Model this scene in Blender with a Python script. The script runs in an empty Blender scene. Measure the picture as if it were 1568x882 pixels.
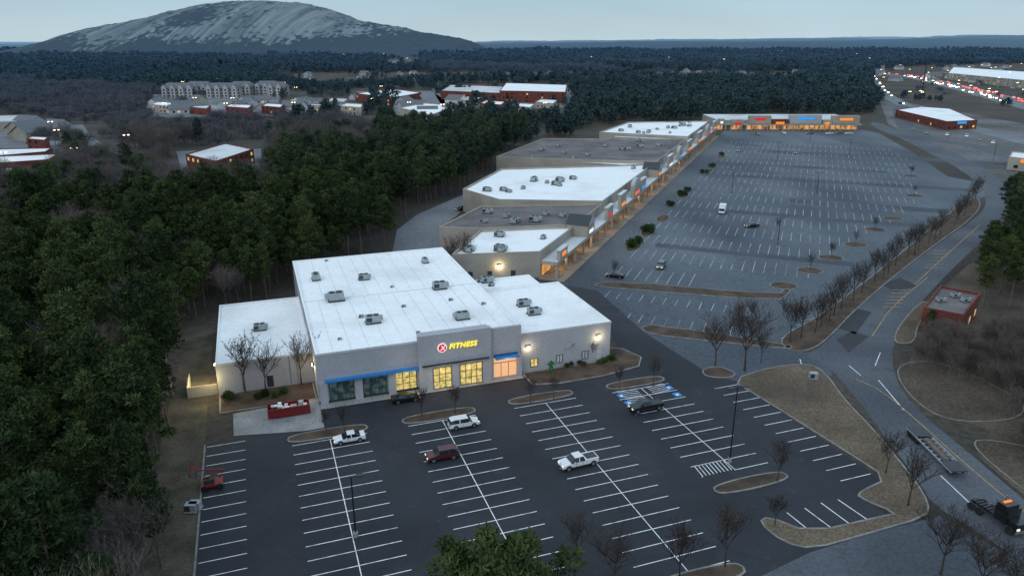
import bpy, math, random
import numpy as np
from mathutils import Vector, Matrix
from mathutils.geometry import tessellate_polygon
random.seed(7); rng=np.random.default_rng(7)
scene=bpy.context.scene
# ---------------------------------------------------------------- camera / survey
F=1120.0; W0,H0=1568.0,882.0; CH=58.0; TH=math.radians(18.7)
sT,cT=math.sin(TH),math.cos(TH)
def gp(u,v,z=0.0):
    """survey point read off the photo -> real site coordinate (x,y) on the level z"""
    x=(u-W0/2)/F; y=(v-H0/2)/F
    t=(CH-z)/(sT+y*cT)
    return (t*x, t*(cT-y*sT))
def proj(X,Y,Z=0.0):
    zc=Y*cT+(CH-Z)*sT; d=-Y*sT+(CH-Z)*cT
    return (W0/2+F*X/zc, H0/2+F*d/zc)
cam=bpy.data.cameras.new("camera"); camo=bpy.data.objects.new("camera",cam)
scene.collection.objects.link(camo); scene.camera=camo
cam.sensor_width=36; cam.lens=36*F/W0; cam.clip_end=40000; cam.clip_start=0.5
camo.location=(0,0,CH); camo.rotation_euler=(math.pi/2-TH,0,0)
scene.view_settings.view_transform='Standard'; scene.view_settings.look='None'; scene.view_settings.exposure=0
# ---------------------------------------------------------------- frames
A=math.radians(19.5); SO=(-32.3,110.1)
def site(s,t,z=0): return (SO[0]+s*math.cos(A)-t*math.sin(A), SO[1]+s*math.sin(A)+t*math.cos(A), z)
B=math.radians(21.8); PO=(13.2,179.8)
def strip(p,q,z=0): return (PO[0]+p*math.sin(B)+q*math.cos(B), PO[1]+p*math.cos(B)-q*math.sin(B), z)
def world_fr(x,y,z=0): return (x,y,z)
# ---------------------------------------------------------------- materials
MATS={}
def nn(nt,t,**k):
    n=nt.nodes.new(t)
    for a,b in k.items(): setattr(n,a,b)
    return n
def base_mat(name,rough=0.8,metal=0.0,spec=0.3):
    m=bpy.data.materials.new(name); m.use_nodes=True
    b=m.node_tree.nodes['Principled BSDF']; b.inputs['Roughness'].default_value=rough
    b.inputs['Metallic'].default_value=metal; b.inputs['Specular IOR Level'].default_value=spec
    return m,b
def noisy(name,c1,c2,scale=0.1,scale2=3.0,rough=0.85,bump=0.0,spec=0.3,stretch=None,amt2=0.35,lo=0.35,hi=0.65,crack=0,crack_s=.12,blotch=0):
    if name in MATS: return MATS[name]
    m,b=base_mat(name,rough,spec=spec); nt=m.node_tree; L=nt.links.new
    geo=nn(nt,'ShaderNodeNewGeometry'); src=geo.outputs['Position']
    if stretch:
        mp=nn(nt,'ShaderNodeMapping'); mp.inputs['Scale'].default_value=stretch[0:3]
        if len(stretch)>3: mp.inputs['Rotation'].default_value=(0,0,stretch[3])
        L(src,mp.inputs['Vector']); src=mp.outputs['Vector']
    n1=nn(nt,'ShaderNodeTexNoise'); n1.inputs['Scale'].default_value=scale; n1.inputs['Detail'].default_value=6
    n2=nn(nt,'ShaderNodeTexNoise'); n2.inputs['Scale'].default_value=scale2; n2.inputs['Detail'].default_value=4
    L(src,n1.inputs['Vector']); L(geo.outputs['Position'],n2.inputs['Vector'])
    mr=nn(nt,'ShaderNodeMapRange'); mr.inputs[1].default_value=lo; mr.inputs[2].default_value=hi; L(n1.outputs['Fac'],mr.inputs[0])
    mx=nn(nt,'ShaderNodeMix',data_type='RGBA'); mx.inputs[6].default_value=(*c1,1); mx.inputs[7].default_value=(*c2,1); L(mr.outputs[0],mx.inputs[0])
    m2=nn(nt,'ShaderNodeMapRange'); m2.inputs[1].default_value=.3; m2.inputs[2].default_value=.7; m2.inputs[3].default_value=1-amt2; m2.inputs[4].default_value=1+amt2
    L(n2.outputs['Fac'],m2.inputs[0])
    fac=m2.outputs[0]
    if crack:
        wn=nn(nt,'ShaderNodeTexNoise'); wn.inputs['Scale'].default_value=.15; wn.inputs['Detail'].default_value=5; L(geo.outputs['Position'],wn.inputs['Vector'])
        wv=nn(nt,'ShaderNodeVectorMath',operation='SCALE'); L(wn.outputs['Color'],wv.inputs[0]); wv.inputs['Scale'].default_value=7
        wa=nn(nt,'ShaderNodeVectorMath',operation='ADD'); L(wv.outputs[0],wa.inputs[0]); L(geo.outputs['Position'],wa.inputs[1])
        vo=nn(nt,'ShaderNodeTexVoronoi',feature='DISTANCE_TO_EDGE'); vo.inputs['Scale'].default_value=crack_s; L(wa.outputs[0],vo.inputs['Vector'])
        m3=nn(nt,'ShaderNodeMapRange'); m3.inputs[1].default_value=.0; m3.inputs[2].default_value=.02; m3.inputs[3].default_value=1-crack; m3.inputs[4].default_value=1; L(vo.outputs['Distance'],m3.inputs[0])
        mm=nn(nt,'ShaderNodeMath',operation='MULTIPLY'); L(fac,mm.inputs[0]); L(m3.outputs[0],mm.inputs[1]); fac=mm.outputs[0]
    if blotch:
        bn=nn(nt,'ShaderNodeTexNoise'); bn.inputs['Scale'].default_value=.35; bn.inputs['Detail'].default_value=2; L(geo.outputs['Position'],bn.inputs['Vector'])
        m4=nn(nt,'ShaderNodeMapRange'); m4.inputs[1].default_value=.62; m4.inputs[2].default_value=.72; m4.inputs[3].default_value=1; m4.inputs[4].default_value=1+blotch; L(bn.outputs['Fac'],m4.inputs[0])
        mm=nn(nt,'ShaderNodeMath',operation='MULTIPLY'); L(fac,mm.inputs[0]); L(m4.outputs[0],mm.inputs[1]); fac=mm.outputs[0]
    mul=nn(nt,'ShaderNodeVectorMath',operation='SCALE'); L(mx.outputs[2],mul.inputs[0]); L(fac,mul.inputs['Scale'])
    L(mul.outputs[0],b.inputs['Base Color'])
    if bump:
        bp=nn(nt,'ShaderNodeBump'); bp.inputs['Strength'].default_value=bump; L(n2.outputs['Fac'],bp.inputs['Height']); L(bp.outputs[0],b.inputs['Normal'])
    MATS[name]=m; return m
def plain(name,c,rough=0.6,metal=0.0,var=0.12,scale=1.5,spec=0.4):
    if name in MATS: return MATS[name]
    d=tuple(x*(1-var) for x in c); e=tuple(min(1,x*(1+var)) for x in c)
    m=noisy(name,d,e,scale,scale*6,rough,spec=spec,amt2=var*.5); m.node_tree.nodes['Principled BSDF'].inputs['Metallic'].default_value=metal
    return m
def glow(name,c,s,c2=None,scale=1.2):
    if name in MATS: return MATS[name]
    m,b=base_mat(name,.3); nt=m.node_tree; L=nt.links.new
    if s<2: m.cycles.emission_sampling='NONE'
    b.inputs['Base Color'].default_value=(*[x*.3 for x in c],1); b.inputs['Emission Color'].default_value=(*c,1); b.inputs['Emission Strength'].default_value=s
    if c2:
        geo=nn(nt,'ShaderNodeNewGeometry'); n=nn(nt,'ShaderNodeTexNoise'); n.inputs['Scale'].default_value=scale; n.inputs['Detail'].default_value=3
        L(geo.outputs['Position'],n.inputs['Vector'])
        mr=nn(nt,'ShaderNodeMapRange'); mr.inputs[1].default_value=.4; mr.inputs[2].default_value=.6; L(n.outputs['Fac'],mr.inputs[0])
        mx=nn(nt,'ShaderNodeMix',data_type='RGBA'); mx.inputs[6].default_value=(*c,1); mx.inputs[7].default_value=(*c2,1); L(mr.outputs[0],mx.inputs[0])
        L(mx.outputs[2],b.inputs['Emission Color'])
    MATS[name]=m; return m
HZ=(0.070,0.130,0.195)
def foliage(name,ca,cb,haze_tint=HZ,d0=230,d1=3000):
    m,b=base_mat(name,.9,spec=.1); nt=m.node_tree; L=nt.links.new
    geo=nn(nt,'ShaderNodeNewGeometry'); oi=nn(nt,'ShaderNodeObjectInfo')
    n=nn(nt,'ShaderNodeTexNoise'); n.inputs['Scale'].default_value=.55; n.inputs['Detail'].default_value=3; L(geo.outputs['Position'],n.inputs['Vector'])
    ad=nn(nt,'ShaderNodeMath',operation='MULTIPLY_ADD'); L(oi.outputs['Random'],ad.inputs[0]); ad.inputs[1].default_value=.8; 
    mr=nn(nt,'ShaderNodeMapRange'); mr.inputs[1].default_value=.35; mr.inputs[2].default_value=.65; mr.inputs[3].default_value=-.35; mr.inputs[4].default_value=.5; L(n.outputs['Fac'],mr.inputs[0]); L(mr.outputs[0],ad.inputs[2])
    ad.use_clamp=True
    mx=nn(nt,'ShaderNodeMix',data_type='RGBA'); mx.inputs[6].default_value=(*ca,1); mx.inputs[7].default_value=(*cb,1); L(ad.outputs[0],mx.inputs[0])
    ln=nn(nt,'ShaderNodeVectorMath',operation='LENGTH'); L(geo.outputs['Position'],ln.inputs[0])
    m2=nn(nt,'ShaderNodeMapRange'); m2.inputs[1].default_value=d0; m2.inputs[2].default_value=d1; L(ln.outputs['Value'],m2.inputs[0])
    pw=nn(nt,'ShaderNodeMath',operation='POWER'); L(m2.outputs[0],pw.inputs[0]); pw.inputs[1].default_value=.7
    m3=nn(nt,'ShaderNodeMix',data_type='RGBA'); m3.inputs[7].default_value=(*haze_tint,1); L(mx.outputs[2],m3.inputs[6]); L(pw.outputs[0],m3.inputs[0])  # aerial haze painted into the base colour, stronger away from the origin
    L(m3.outputs[2],b.inputs['Base Color']); MATS[name]=m; return m
M_new=noisy("new_asphalt",(.017,.0195,.026),(.033,.036,.045),.06,5,.8,amt2=.22,spec=.35,blotch=.35,crack=.15,crack_s=.05)
M_old=noisy("old_asphalt",(.054,.068,.086),(.125,.143,.164),.03,1.2,.85,amt2=.22,stretch=(1,.35,1,-.38),crack=.22,crack_s=.09,blotch=-.2)
M_road=noisy("road_asphalt",(.064,.072,.088),(.104,.115,.131),.05,2,.85,amt2=.2,crack=.22,crack_s=.15,blotch=-.15)
M_patch=noisy("patch_asphalt",(.035,.038,.045),(.05,.053,.06),.2,3,.85)
M_conc=noisy("concrete",(.23,.23,.23),(.32,.32,.315),.3,3,.85,amt2=.15,crack=.4,crack_s=.3)
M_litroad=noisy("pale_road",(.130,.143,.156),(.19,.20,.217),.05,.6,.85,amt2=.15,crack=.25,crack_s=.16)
M_kerb=noisy("kerb_concrete",(.16,.155,.145),(.27,.26,.245),.6,5,.85,amt2=.2)
M_grass=noisy("winter_grass",(.085,.064,.046),(.150,.115,.08),.10,3,.95,bump=.3,amt2=.4)
M_soil=noisy("brown_verge",(.050,.040,.030),(.110,.085,.062),.08,2,.95,bump=.3,amt2=.4)
M_mulch=noisy("mulch",(.05,.035,.026),(.105,.072,.05),.3,5,.95,bump=.3)
M_white=noisy("white_paint",(.42,.44,.45),(.82,.84,.85),.9,9,.7,amt2=.15,lo=.3,hi=.5)
M_faded=noisy("faded_paint",(.15,.17,.19),(.55,.58,.61),.10,4,.7,amt2=.2)
M_yel=noisy("yellow_paint",(.30,.20,.06),(.50,.34,.1),.5,6,.7)
M_blue=plain("blue_paint",(.03,.20,.50),.6)
M_wall=noisy("painted_stucco",(.36,.36,.39),(.43,.43,.46),.12,2,.9,amt2=.07)
M_wall2=noisy("tan_stucco",(.30,.27,.23),(.39,.355,.305),.15,2,.9,amt2=.08)
M_roof=noisy("white_roof_membrane",(.68,.69,.69),(.86,.87,.875),.07,1.2,.6,amt2=.05,lo=.25,hi=.5,crack=.07,crack_s=.25)
M_roofb=noisy("gravel_roof",(.10,.088,.088),(.18,.16,.158),.09,1.2,.9,amt2=.2)
M_roofg=noisy("pale_roof",(.42,.44,.45),(.62,.64,.65),.06,1.2,.7,amt2=.1)
M_brick=noisy("red_brick",(.12,.032,.026),(.18,.055,.042),.4,6,.9)
M_metal=plain("galvanized_metal",(.33,.37,.38),.55,.2)
M_metald=plain("dark_metal",(.05,.055,.06),.5,.3)
M_black=plain("black_steel",(.012,.012,.013),.5)
M_tyre=plain("tyre_rubber",(.015,.015,.016),.9)
M_glass=plain("dark_glass",(.012,.016,.022),.08,0,.05,1,.8)
M_rim=plain("wheel_rim",(.35,.36,.37),.35,.7)
M_lit=glow("warm_interior",(.92,.68,.24),.80,(.32,.30,.10),1.6)
M_dim=glow("dim_interior",(.10,.17,.17),.35,(.015,.02,.03),1.1)
M_peach=glow("entrance_glow",(1.0,.56,.30),.72)
M_lamp=glow("lamp_lens",(1.0,.80,.42),11)
M_orange=glow("storefront_glow",(1.0,.48,.14),.75,(.10,.05,.03),.22)
M_red=plain("red_steel",(.20,.018,.02),.5)
M_tail=glow("tail_light",(1,.05,.03),16)
M_head=glow("head_light",(1,.9,.7),1.0)
M_headb=glow("bright_head_light",(1,.93,.8),20)
M_taild=plain("tail_lens",(.25,.01,.01),.3)
M_bark=plain("pine_bark",(.15,.11,.09),.95,0,.3,2)
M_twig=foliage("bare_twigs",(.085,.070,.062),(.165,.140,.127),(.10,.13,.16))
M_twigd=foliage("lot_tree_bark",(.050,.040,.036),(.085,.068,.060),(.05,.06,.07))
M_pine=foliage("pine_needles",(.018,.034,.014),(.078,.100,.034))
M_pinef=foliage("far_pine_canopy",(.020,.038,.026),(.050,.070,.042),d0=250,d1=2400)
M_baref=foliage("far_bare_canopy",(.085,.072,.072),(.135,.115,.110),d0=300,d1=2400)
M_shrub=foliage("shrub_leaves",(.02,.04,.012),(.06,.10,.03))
# ---------------------------------------------------------------- mesh builder
class MB:
    def __init__(s): s.v=[];s.f=[];s.m=[];s.mats=[]
    def mi(s,m):
        if m not in s.mats: s.mats.append(m)
        return s.mats.index(m)
    def face(s,pts,m):
        n=len(s.v); s.v+= [tuple(p) for p in pts]; s.f.append(tuple(range(n,n+len(pts)))); s.m.append(s.mi(m))
    def poly(s,pts,z,m):
        n=len(s.v); s.v+=[(p[0],p[1],z) for p in pts]
        tr=tessellate_polygon([[Vector((p[0],p[1],0)) for p in pts]])
        for t in tr:
            a,b,c=[pts[i] for i in t]
            ar=(b[0]-a[0])*(c[1]-a[1])-(b[1]-a[1])*(c[0]-a[0])
            if abs(ar)<1e-9: continue
            t=t if ar>0 else t[::-1]
            s.f.append(tuple(n+i for i in t)); s.m.append(s.mi(m))
    def box(s,x0,x1,y0,y1,z0,z1,m,fr=world_fr,top=None):
        c=[fr(x,y,z) for z in (z0,z1) for x,y in ((x0,y0),(x1,y0),(x1,y1),(x0,y1))]
        n=len(s.v); s.v+=c; k=s.mi(m); kt=s.mi(top) if top else k
        for f,kk in (((0,3,2,1),k),((4,5,6,7),kt),((0,1,5,4),k),((1,2,6,5),k),((2,3,7,6),k),((3,0,4,7),k)):
            s.f.append(tuple(n+i for i in f)); s.m.append(kk)
    def tube(s,p,q,r0,r1,nv,m,cap=True):
        p=Vector(p);q=Vector(q);d=(q-p)
        if d.length<1e-6: return
        d.normalize(); a=d.orthogonal().normalized(); b=d.cross(a)
        n=len(s.v); k=s.mi(m)
        for c,r in ((p,r0),(q,r1)):
            for i in range(nv):
                th=2*math.pi*i/nv; s.v.append(tuple(c+a*(r*math.cos(th))+b*(r*math.sin(th))))
        for i in range(nv):
            j=(i+1)%nv; s.f.append((n+i,n+j,n+nv+j,n+nv+i)); s.m.append(k)
        if cap:
            s.f.append(tuple(n+nv+i for i in range(nv))); s.m.append(k)
            s.f.append(tuple(n+i for i in reversed(range(nv)))); s.m.append(k)
    def mesh(s,name):
        me=bpy.data.meshes.new(name); me.from_pydata(s.v,[],s.f)
        for m in s.mats: me.materials.append(m)
        me.polygons.foreach_set('material_index',s.m); me.update(); return me
    def obj(s,name,parent=None,smooth=False):
        me=s.mesh(name); o=bpy.data.objects.new(name,me); scene.collection.objects.link(o)
        if smooth: me.polygons.foreach_set('use_smooth',[True]*len(me.polygons))
        if parent: o.parent=parent
        return o
def link(name,me,loc=(0,0,0),rot=0,sc=1,parent=None):
    o=bpy.data.objects.new(name,me); scene.collection.objects.link(o); o.location=loc; o.rotation_euler=(0,0,rot)
    o.scale=(sc,sc,sc) if not isinstance(sc,tuple) else sc
    if parent:o.parent=parent
    return o
def empty(name):
    o=bpy.data.objects.new(name,None); scene.collection.objects.link(o); return o
def area(p): return sum(p[i][0]*p[(i+1)%len(p)][1]-p[(i+1)%len(p)][0]*p[i][1] for i in range(len(p)))/2
def ccw(p): return list(p) if area(p)>0 else list(p)[::-1]
def inset(p,d):
    out=[];n=len(p)
    for i in range(n):
        a=Vector(p[i-1][:2]);b=Vector(p[i][:2]);c=Vector(p[(i+1)%n][:2])
        e=(b-a).normalized();f=(c-b).normalized()
        n1=Vector((-e.y,e.x));n2=Vector((-f.y,f.x)); m=(n1+n2)
        if m.length<1e-4: m=n1
        m.normalize(); k=d/max(.35,m.dot(n1)); out.append(tuple(b+m*k))
    return out
def chaikin(p,it=2):
    for _ in range(it):
        q=[]
        for i in range(len(p)):
            a=p[i];b=p[(i+1)%len(p)]
            q.append((a[0]*.75+b[0]*.25,a[1]*.75+b[1]*.25)); q.append((a[0]*.25+b[0]*.75,a[1]*.25+b[1]*.75))
        p=q
    return p
def px(l,z=0): return [gp(u,v,z) for u,v in l]
def sheet(name,pts,z,m,smooth=0):
    pts=ccw(pts); 
    if smooth: pts=chaikin(pts,smooth)
    b=MB(); b.poly(pts,z,m); return b.obj(name)
def island(name,pts,m,smooth=2,h=.14,kw=.26,z0=0.0):
    pts=ccw(pts)
    if smooth: pts=chaikin(pts,smooth)
    b=MB(); ins=inset(pts,kw); n=len(pts)
    for i in range(n):
        j=(i+1)%n; a,c=pts[i],pts[j]; d,e=ins[i],ins[j]
        b.face([(a[0],a[1],z0),(c[0],c[1],z0),(c[0],c[1],h),(a[0],a[1],h)],M_kerb)
        b.face([(a[0],a[1],h),(c[0],c[1],h),(e[0],e[1],h),(d[0],d[1],h)],M_kerb)
    b.poly(ins,h-.004,m); return b.obj(name)
def prism(b,pts,z1,wall,roof,par=.6,th=.35,z0=0,cap=None):
    pts=ccw([p[:2] for p in pts]); ins=inset(pts,th); n=len(pts); cap=cap or wall
    for i in range(n):
        j=(i+1)%n;a,c,d,e=pts[i],pts[j],ins[i],ins[j]
        b.face([(a[0],a[1],z0),(c[0],c[1],z0),(c[0],c[1],z1),(a[0],a[1],z1)],wall)
        b.face([(a[0],a[1],z1),(c[0],c[1],z1),(e[0],e[1],z1),(d[0],d[1],z1)],cap)
        b.face([(e[0],e[1],z1),(e[0],e[1],z1-par),(d[0],d[1],z1-par),(d[0],d[1],z1)],cap)
    b.poly(ins,z1-par,roof)
def ribbon_pts(pts,w):
    L=[];R=[]
    for i,p in enumerate(pts):
        a=Vector(pts[max(0,i-1)]);c=Vector(pts[min(len(pts)-1,i+1)]);d=(c-a).normalized();n=Vector((-d.y,d.x))*w/2
        L.append((p[0]+n.x,p[1]+n.y));R.append((p[0]-n.x,p[1]-n.y))
    return L,R
def spl(pts,it=2):
    for _ in range(it):
        q=[pts[0]]
        for i in range(len(pts)-1):
            a,b=pts[i],pts[i+1]; q+=[(a[0]*.75+b[0]*.25,a[1]*.75+b[1]*.25),(a[0]*.25+b[0]*.75,a[1]*.25+b[1]*.75)]
        q.append(pts[-1]); pts=q
    return pts
def ribbon(b,pts,w,z,m,smooth=2):
    if smooth: pts=spl(pts,smooth)
    L,R=ribbon_pts(pts,w)
    for i in range(len(pts)-1): b.face([(*R[i],z),(*R[i+1],z),(*L[i+1],z),(*L[i],z)],m)
def inpoly(x,y,p):
    c=False;j=len(p)-1
    for i in range(len(p)):
        if (p[i][1]>y)!=(p[j][1]>y) and x<(p[j][0]-p[i][0])*(y-p[i][1])/(p[j][1]-p[i][1])+p[i][0]: c=not c
        j=i
    return c
# ---------------------------------------------------------------- sky
w=bpy.data.worlds.new("World"); scene.world=w; w.use_nodes=True; nt=w.node_tree; L=nt.links.new
bg=nt.nodes['Background']; sky=nn(nt,'ShaderNodeTexSky',sky_type='NISHITA'); sky.sun_disc=False
sky.sun_elevation=math.radians(12); sky.sun_rotation=math.radians(215); sky.dust_density=2.5; sky.ozone_density=3
tc=nn(nt,'ShaderNodeTexCoord'); sp=nn(nt,'ShaderNodeSeparateXYZ'); L(tc.outputs['Generated'],sp.inputs[0])
cr=nn(nt,'ShaderNodeValToRGB'); L(sp.outputs['Z'],cr.inputs[0]); e=cr.color_ramp.elements
e[0].position=0.0; e[0].color=(.49,.61,.67,1); e[1].position=1; e[1].color=(.64,.80,.95,1)
x=e.new(.06); x.color=(.34,.49,.60,1); x=e.new(.3); x.color=(.49,.66,.81,1)
cl=nn(nt,'ShaderNodeTexNoise'); cl.inputs['Scale'].default_value=2.2; cl.inputs['Detail'].default_value=5
mp=nn(nt,'ShaderNodeMapping'); mp.inputs['Scale'].default_value=(1,1,6); L(tc.outputs['Generated'],mp.inputs[0]); L(mp.outputs[0],cl.inputs['Vector'])
mrc=nn(nt,'ShaderNodeMapRange'); mrc.inputs[1].default_value=.3; mrc.inputs[2].default_value=.7; mrc.inputs[3].default_value=.92; mrc.inputs[4].default_value=1.08; L(cl.outputs['Fac'],mrc.inputs[0])
sc1=nn(nt,'ShaderNodeVectorMath',operation='SCALE'); L(cr.outputs[0],sc1.inputs[0]); L(mrc.outputs[0],sc1.inputs['Scale'])
sc2=nn(nt,'ShaderNodeVectorMath',operation='SCALE'); L(sc1.outputs[0],sc2.inputs[0]); sc2.inputs['Scale'].default_value=10.0*1.05
sc3=nn(nt,'ShaderNodeVectorMath',operation='SCALE'); L(sky.outputs[0],sc3.inputs[0]); sc3.inputs['Scale'].default_value=.25
ad=nn(nt,'ShaderNodeVectorMath',operation='ADD'); L(sc2.outputs[0],ad.inputs[0]); L(sc3.outputs[0],ad.inputs[1])
L(ad.outputs[0],bg.inputs['Color']); bg.inputs['Strength'].default_value=.1
sl=bpy.data.lights.new("sun",'SUN'); sl.energy=.6; sl.angle=math.radians(25); sl.color=(1,.97,.94)
so=bpy.data.objects.new("sun",sl); scene.collection.objects.link(so); so.rotation_euler=(math.radians(50),0,math.radians(-35))
# ---------------------------------------------------------------- ground
M_ground=noisy("forest_floor",(.038,.034,.030),(.078,.064,.050),.02,.8,.95)
b=MB(); 
b.face([(-14000,-600,0),(14000,-600,0),(14000,13000,0),(-14000,13000,0)],M_ground); b.obj("ground")
lot_old=px([(852,436),(905,372),(990,298),(1050,250),(1112,198),(1320,199),(1345,204),(1400,235),(1450,270),(1500,280),(1512,300),(1480,312),(1400,380),(1320,440),(1262,485),(1205,532),(1265,548),(1275,575),(1130,590),(1080,575),(985,512)])
sheet("strip_mall_parking_lot",lot_old,.02,M_old)
sheet("service_road",px([(600,390),(608,352),(640,328),(705,300),(730,290),(700,330),(672,350),(690,400),(760,420),(850,437),(760,470),(640,440)]),.02,M_litroad)
main_road=px([(1700,960),(1568,865),(1500,815),(1430,775),(1405,735),(1345,655),(1295,590),(1262,556),(1230,545),(1262,528),(1300,482),(1350,438),(1410,392),(1490,338),(1510,318),(1508,292),(1475,262),(1425,236),(1385,215),(1330,192),(1340,186),(1400,208),(1450,228),(1510,258),(1548,292),(1552,322),(1500,372),(1450,420),(1415,458),(1385,492),(1366,530),(1368,575),(1400,625),(1480,690),(1568,765),(1700,870)])
sheet("main_road",main_road,.035,M_road,1)
gym_lot=[site(-17.6,-7.5)[:2],site(-17.6,-75)[:2],site(60,-75)[:2],*px([(1240,850),(1330,815),(1430,805),(1360,790),(1318,765),(1356,733)]),site(71.6,-48)[:2],site(71.6,-16)[:2],*px([(1085,572),(985,508),(915,445),(866,437),(930,500),(955,548)]),site(54,0)[:2],site(0,0)[:2],site(0,-6)[:2]]
sheet("gym_parking_lot",gym_lot,.05,M_new)
sheet("exit_driveway",px([(1130,900),(1240,846),(1330,818),(1420,795),(1440,790),(1570,865),(1600,1000),(1000,1000)]),.062,M_road)
sheet("sidewalk",[site(0,0)[:2],site(0,-2)[:2],site(36,-2)[:2],site(36,0)[:2]],.15,M_conc)
sheet("concrete_pad",px([(357,634),(487,610),(497,655),(470,660),(358,668)]),.09,M_conc)
for pl in ([(1275,500),(1300,470),(1335,478),(1310,512)],[(1350,436),(1378,425),(1405,438),(1372,448)],[(1280,520),(1305,507),(1330,515),(1300,540)]):
    sheet("road_patch",px(pl),.042,M_patch)
for p0,p1,q0,q1 in ((93,99,20,95),(168,176,20,120),(250,262,30,150),(38,43,16,70),(120,128,50,110),(205,212,20,90)):
    sheet("road_patch",[strip(p0,q0)[:2],strip(p1,q0)[:2],strip(p1,q1)[:2],strip(p0,q1)[:2]],.026,noisy("sealed_asphalt",(.048,.058,.072),(.08,.09,.108),.06,1.5,.85,amt2=.2))
rb=MB()
ribbon(rb,px([(1330,108),(1342,135),(1375,158),(1440,182),(1568,218),(1700,250)]),14,.02,M_litroad)
ribbon(rb,px([(1335,112),(1400,118),(1470,134),(1568,160),(1700,195)]),34,.03,M_litroad)
ribbon(rb,px([(1380,162),(1380,190),(1420,215),(1490,222),(1568,245),(1700,290)]),12,.025,M_road)
ribbon(rb,px([(110,192),(120,210),(150,232),(190,248),(225,262)]),14,.03,M_litroad)
ribbon(rb,px([(0,285),(60,262),(135,238),(190,246)]),8,.024,M_litroad)
ribbon(rb,px([(250,178),(330,170),(430,168),(520,165)]),10,.026,M_litroad)
rb.obj("highway")
sheet("commercial_pavement",px([(1345,150),(1568,190),(1700,215),(1700,320),(1560,290),(1500,262),(1420,225),(1360,190)]),.012,noisy("mixed_pavement",(.075,.07,.062),(.15,.155,.165),.02,.4))
for pl in ([(0,200),(110,196),(100,280),(0,290)],[(235,145),(430,145),(420,178),(235,180)],[(545,140),(660,140),(700,165),(600,178)],[(660,135),(880,135),(870,165),(680,168)],[(270,232),(400,228),(400,262),(280,268)],[(1440,110),(1640,120),(1640,145),(1500,128)]):
    sheet("distant_parking_lot",px(pl),.012,M_litroad)
island("grass_verge",px([(1118,582),(1180,562),(1238,556),(1266,572),(1292,610),(1342,662),(1402,735),(1424,772),(1420,792),(1330,818),(1245,842),(1200,832),(1160,800),(1175,790),(1240,815),(1350,790),(1372,786),(1312,762),(1316,752),(1358,733),(1300,695),(1160,607)]),M_grass,1)
island("grass_median",px([(1190,518),(1206,538),(1240,538),(1268,520),(1312,472),(1400,398),(1502,326),(1500,300),(1470,312),(1380,388),(1300,450),(1250,487)]),M_mulch,2)
island("grass_verge",px([(1366,527),(1374,500),(1412,458),(1428,470),(1404,500),(1402,527)]),M_grass,2)
sheet("brown_verge",px([(1372,566),(1396,552),(1400,520),(1420,462),(1500,390),(1700,320),(1700,860),(1575,765),(1480,684),(1520,668),(1500,650),(1436,642),(1395,610)]),.022,M_soil,1)
for pl in ([(1368,566),(1396,552),(1450,556),(1568,612),(1568,640),(1500,648),(1436,640),(1390,605)],[(1478,676),(1520,672),(1640,700),(1640,800),(1568,752)]):
    island("grass_verge",px(pl),M_soil,2,.1,.18)
island("parking_island",px([(1072,566),(1100,560),(1130,572),(1118,580),(1080,578)]),M_mulch,2)
island("parking_island",px([(905,437),(935,430),(1190,452),(1205,440),(1212,448),(1190,462),(925,440)]),M_mulch,1)
island("parking_island",px([(978,500),(1010,498),(1210,528),(1215,536),(1100,524),(990,512)]),M_mulch,1)
for s,t,hl,hw_ in ((.3,-10.2,6.2,1.5),(18,-10.4,6.2,1.5),(36,-10,6,1.4),(54,-10.4,5.8,1.5),(54,-43.4,6,1.4),(36,-57.5,6.5,1.6)):
    P=[site(s+hl*math.cos(a),t+hw_*math.copysign(abs(math.sin(a))**.6,math.sin(a)))[:2] for a in np.linspace(0,2*math.pi,21)[:-1]]
    island("parking_island",P,M_mulch,0,h=.19,z0=.05)
island("planting_bed",[site(*q)[:2] for q in ((36.2,-.02),(36.2,-5),(41,-6.2),(50,-6),(58,-4.5),(60.5,-1),(59,4),(54.2,7),(54.1,-.02))],M_mulch,0,h=.19,z0=.05)
island("planting_bed",[site(*q)[:2] for q in ((-16,9.3),(-15.8,2.2),(-.2,2.2),(-.2,9.3))],M_mulch,0,h=.16)
sheet("leaf_litter",[site(*q)[:2] for q in ((-17.8,45),(-17.7,-75),(-24,-75),(-24,0),(-23,45))],.03,noisy("litter",(.055,.05,.036),(.115,.095,.068),.25,3,.95))
b=MB(); b.box(-17.75,-17.5,-75,-7.5,0,.16,M_kerb,site); b.obj("kerb")
# ---------------------------------------------------------------- markings
b=MB(); zm=.062
def ln(s0,t0,s1,t1,wd,m=M_white,fr=site,z=zm):
    a=Vector(fr(s0,t0)[:2]);c=Vector(fr(s1,t1)[:2]);d=(c-a).normalized();n=Vector((-d.y,d.x))*wd/2
    b.face([(*(a-n),z),(*(c-n),z),(*(c+n),z),(*(a+n),z)],m)
SP=2.74
def row(sc,t0,n,left=True,right=True,D=5.6):
    for i in range(n+1):
        t=t0-i*SP
        ln(sc-(D if left else 0),t,sc+(D if right else 0),t,.12)
    ln(sc,t0+.07,sc,t0-n*SP-.07,.12,z=zm+.004)
row(.4,-12.1,18); row(18.1,-12.1,18); row(36,-12.1,16); row(53.9,-12.5,10)
for i in range(20): ln(-17.3,-8.2-i*SP,-11.9,-8.2-i*SP,.12)
for i in range(12): ln(66,-17-i*SP,71.3,-17-i*SP,.12)
for side in (-1,1):
    for k in range(8): 
        y0=-12.6-k*.62
        if side==-1 or k<5: ln(53.9+side*1.0,y0-.1,53.9+side*4.6,y0+.35,.12,z=zm+.008)
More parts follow.
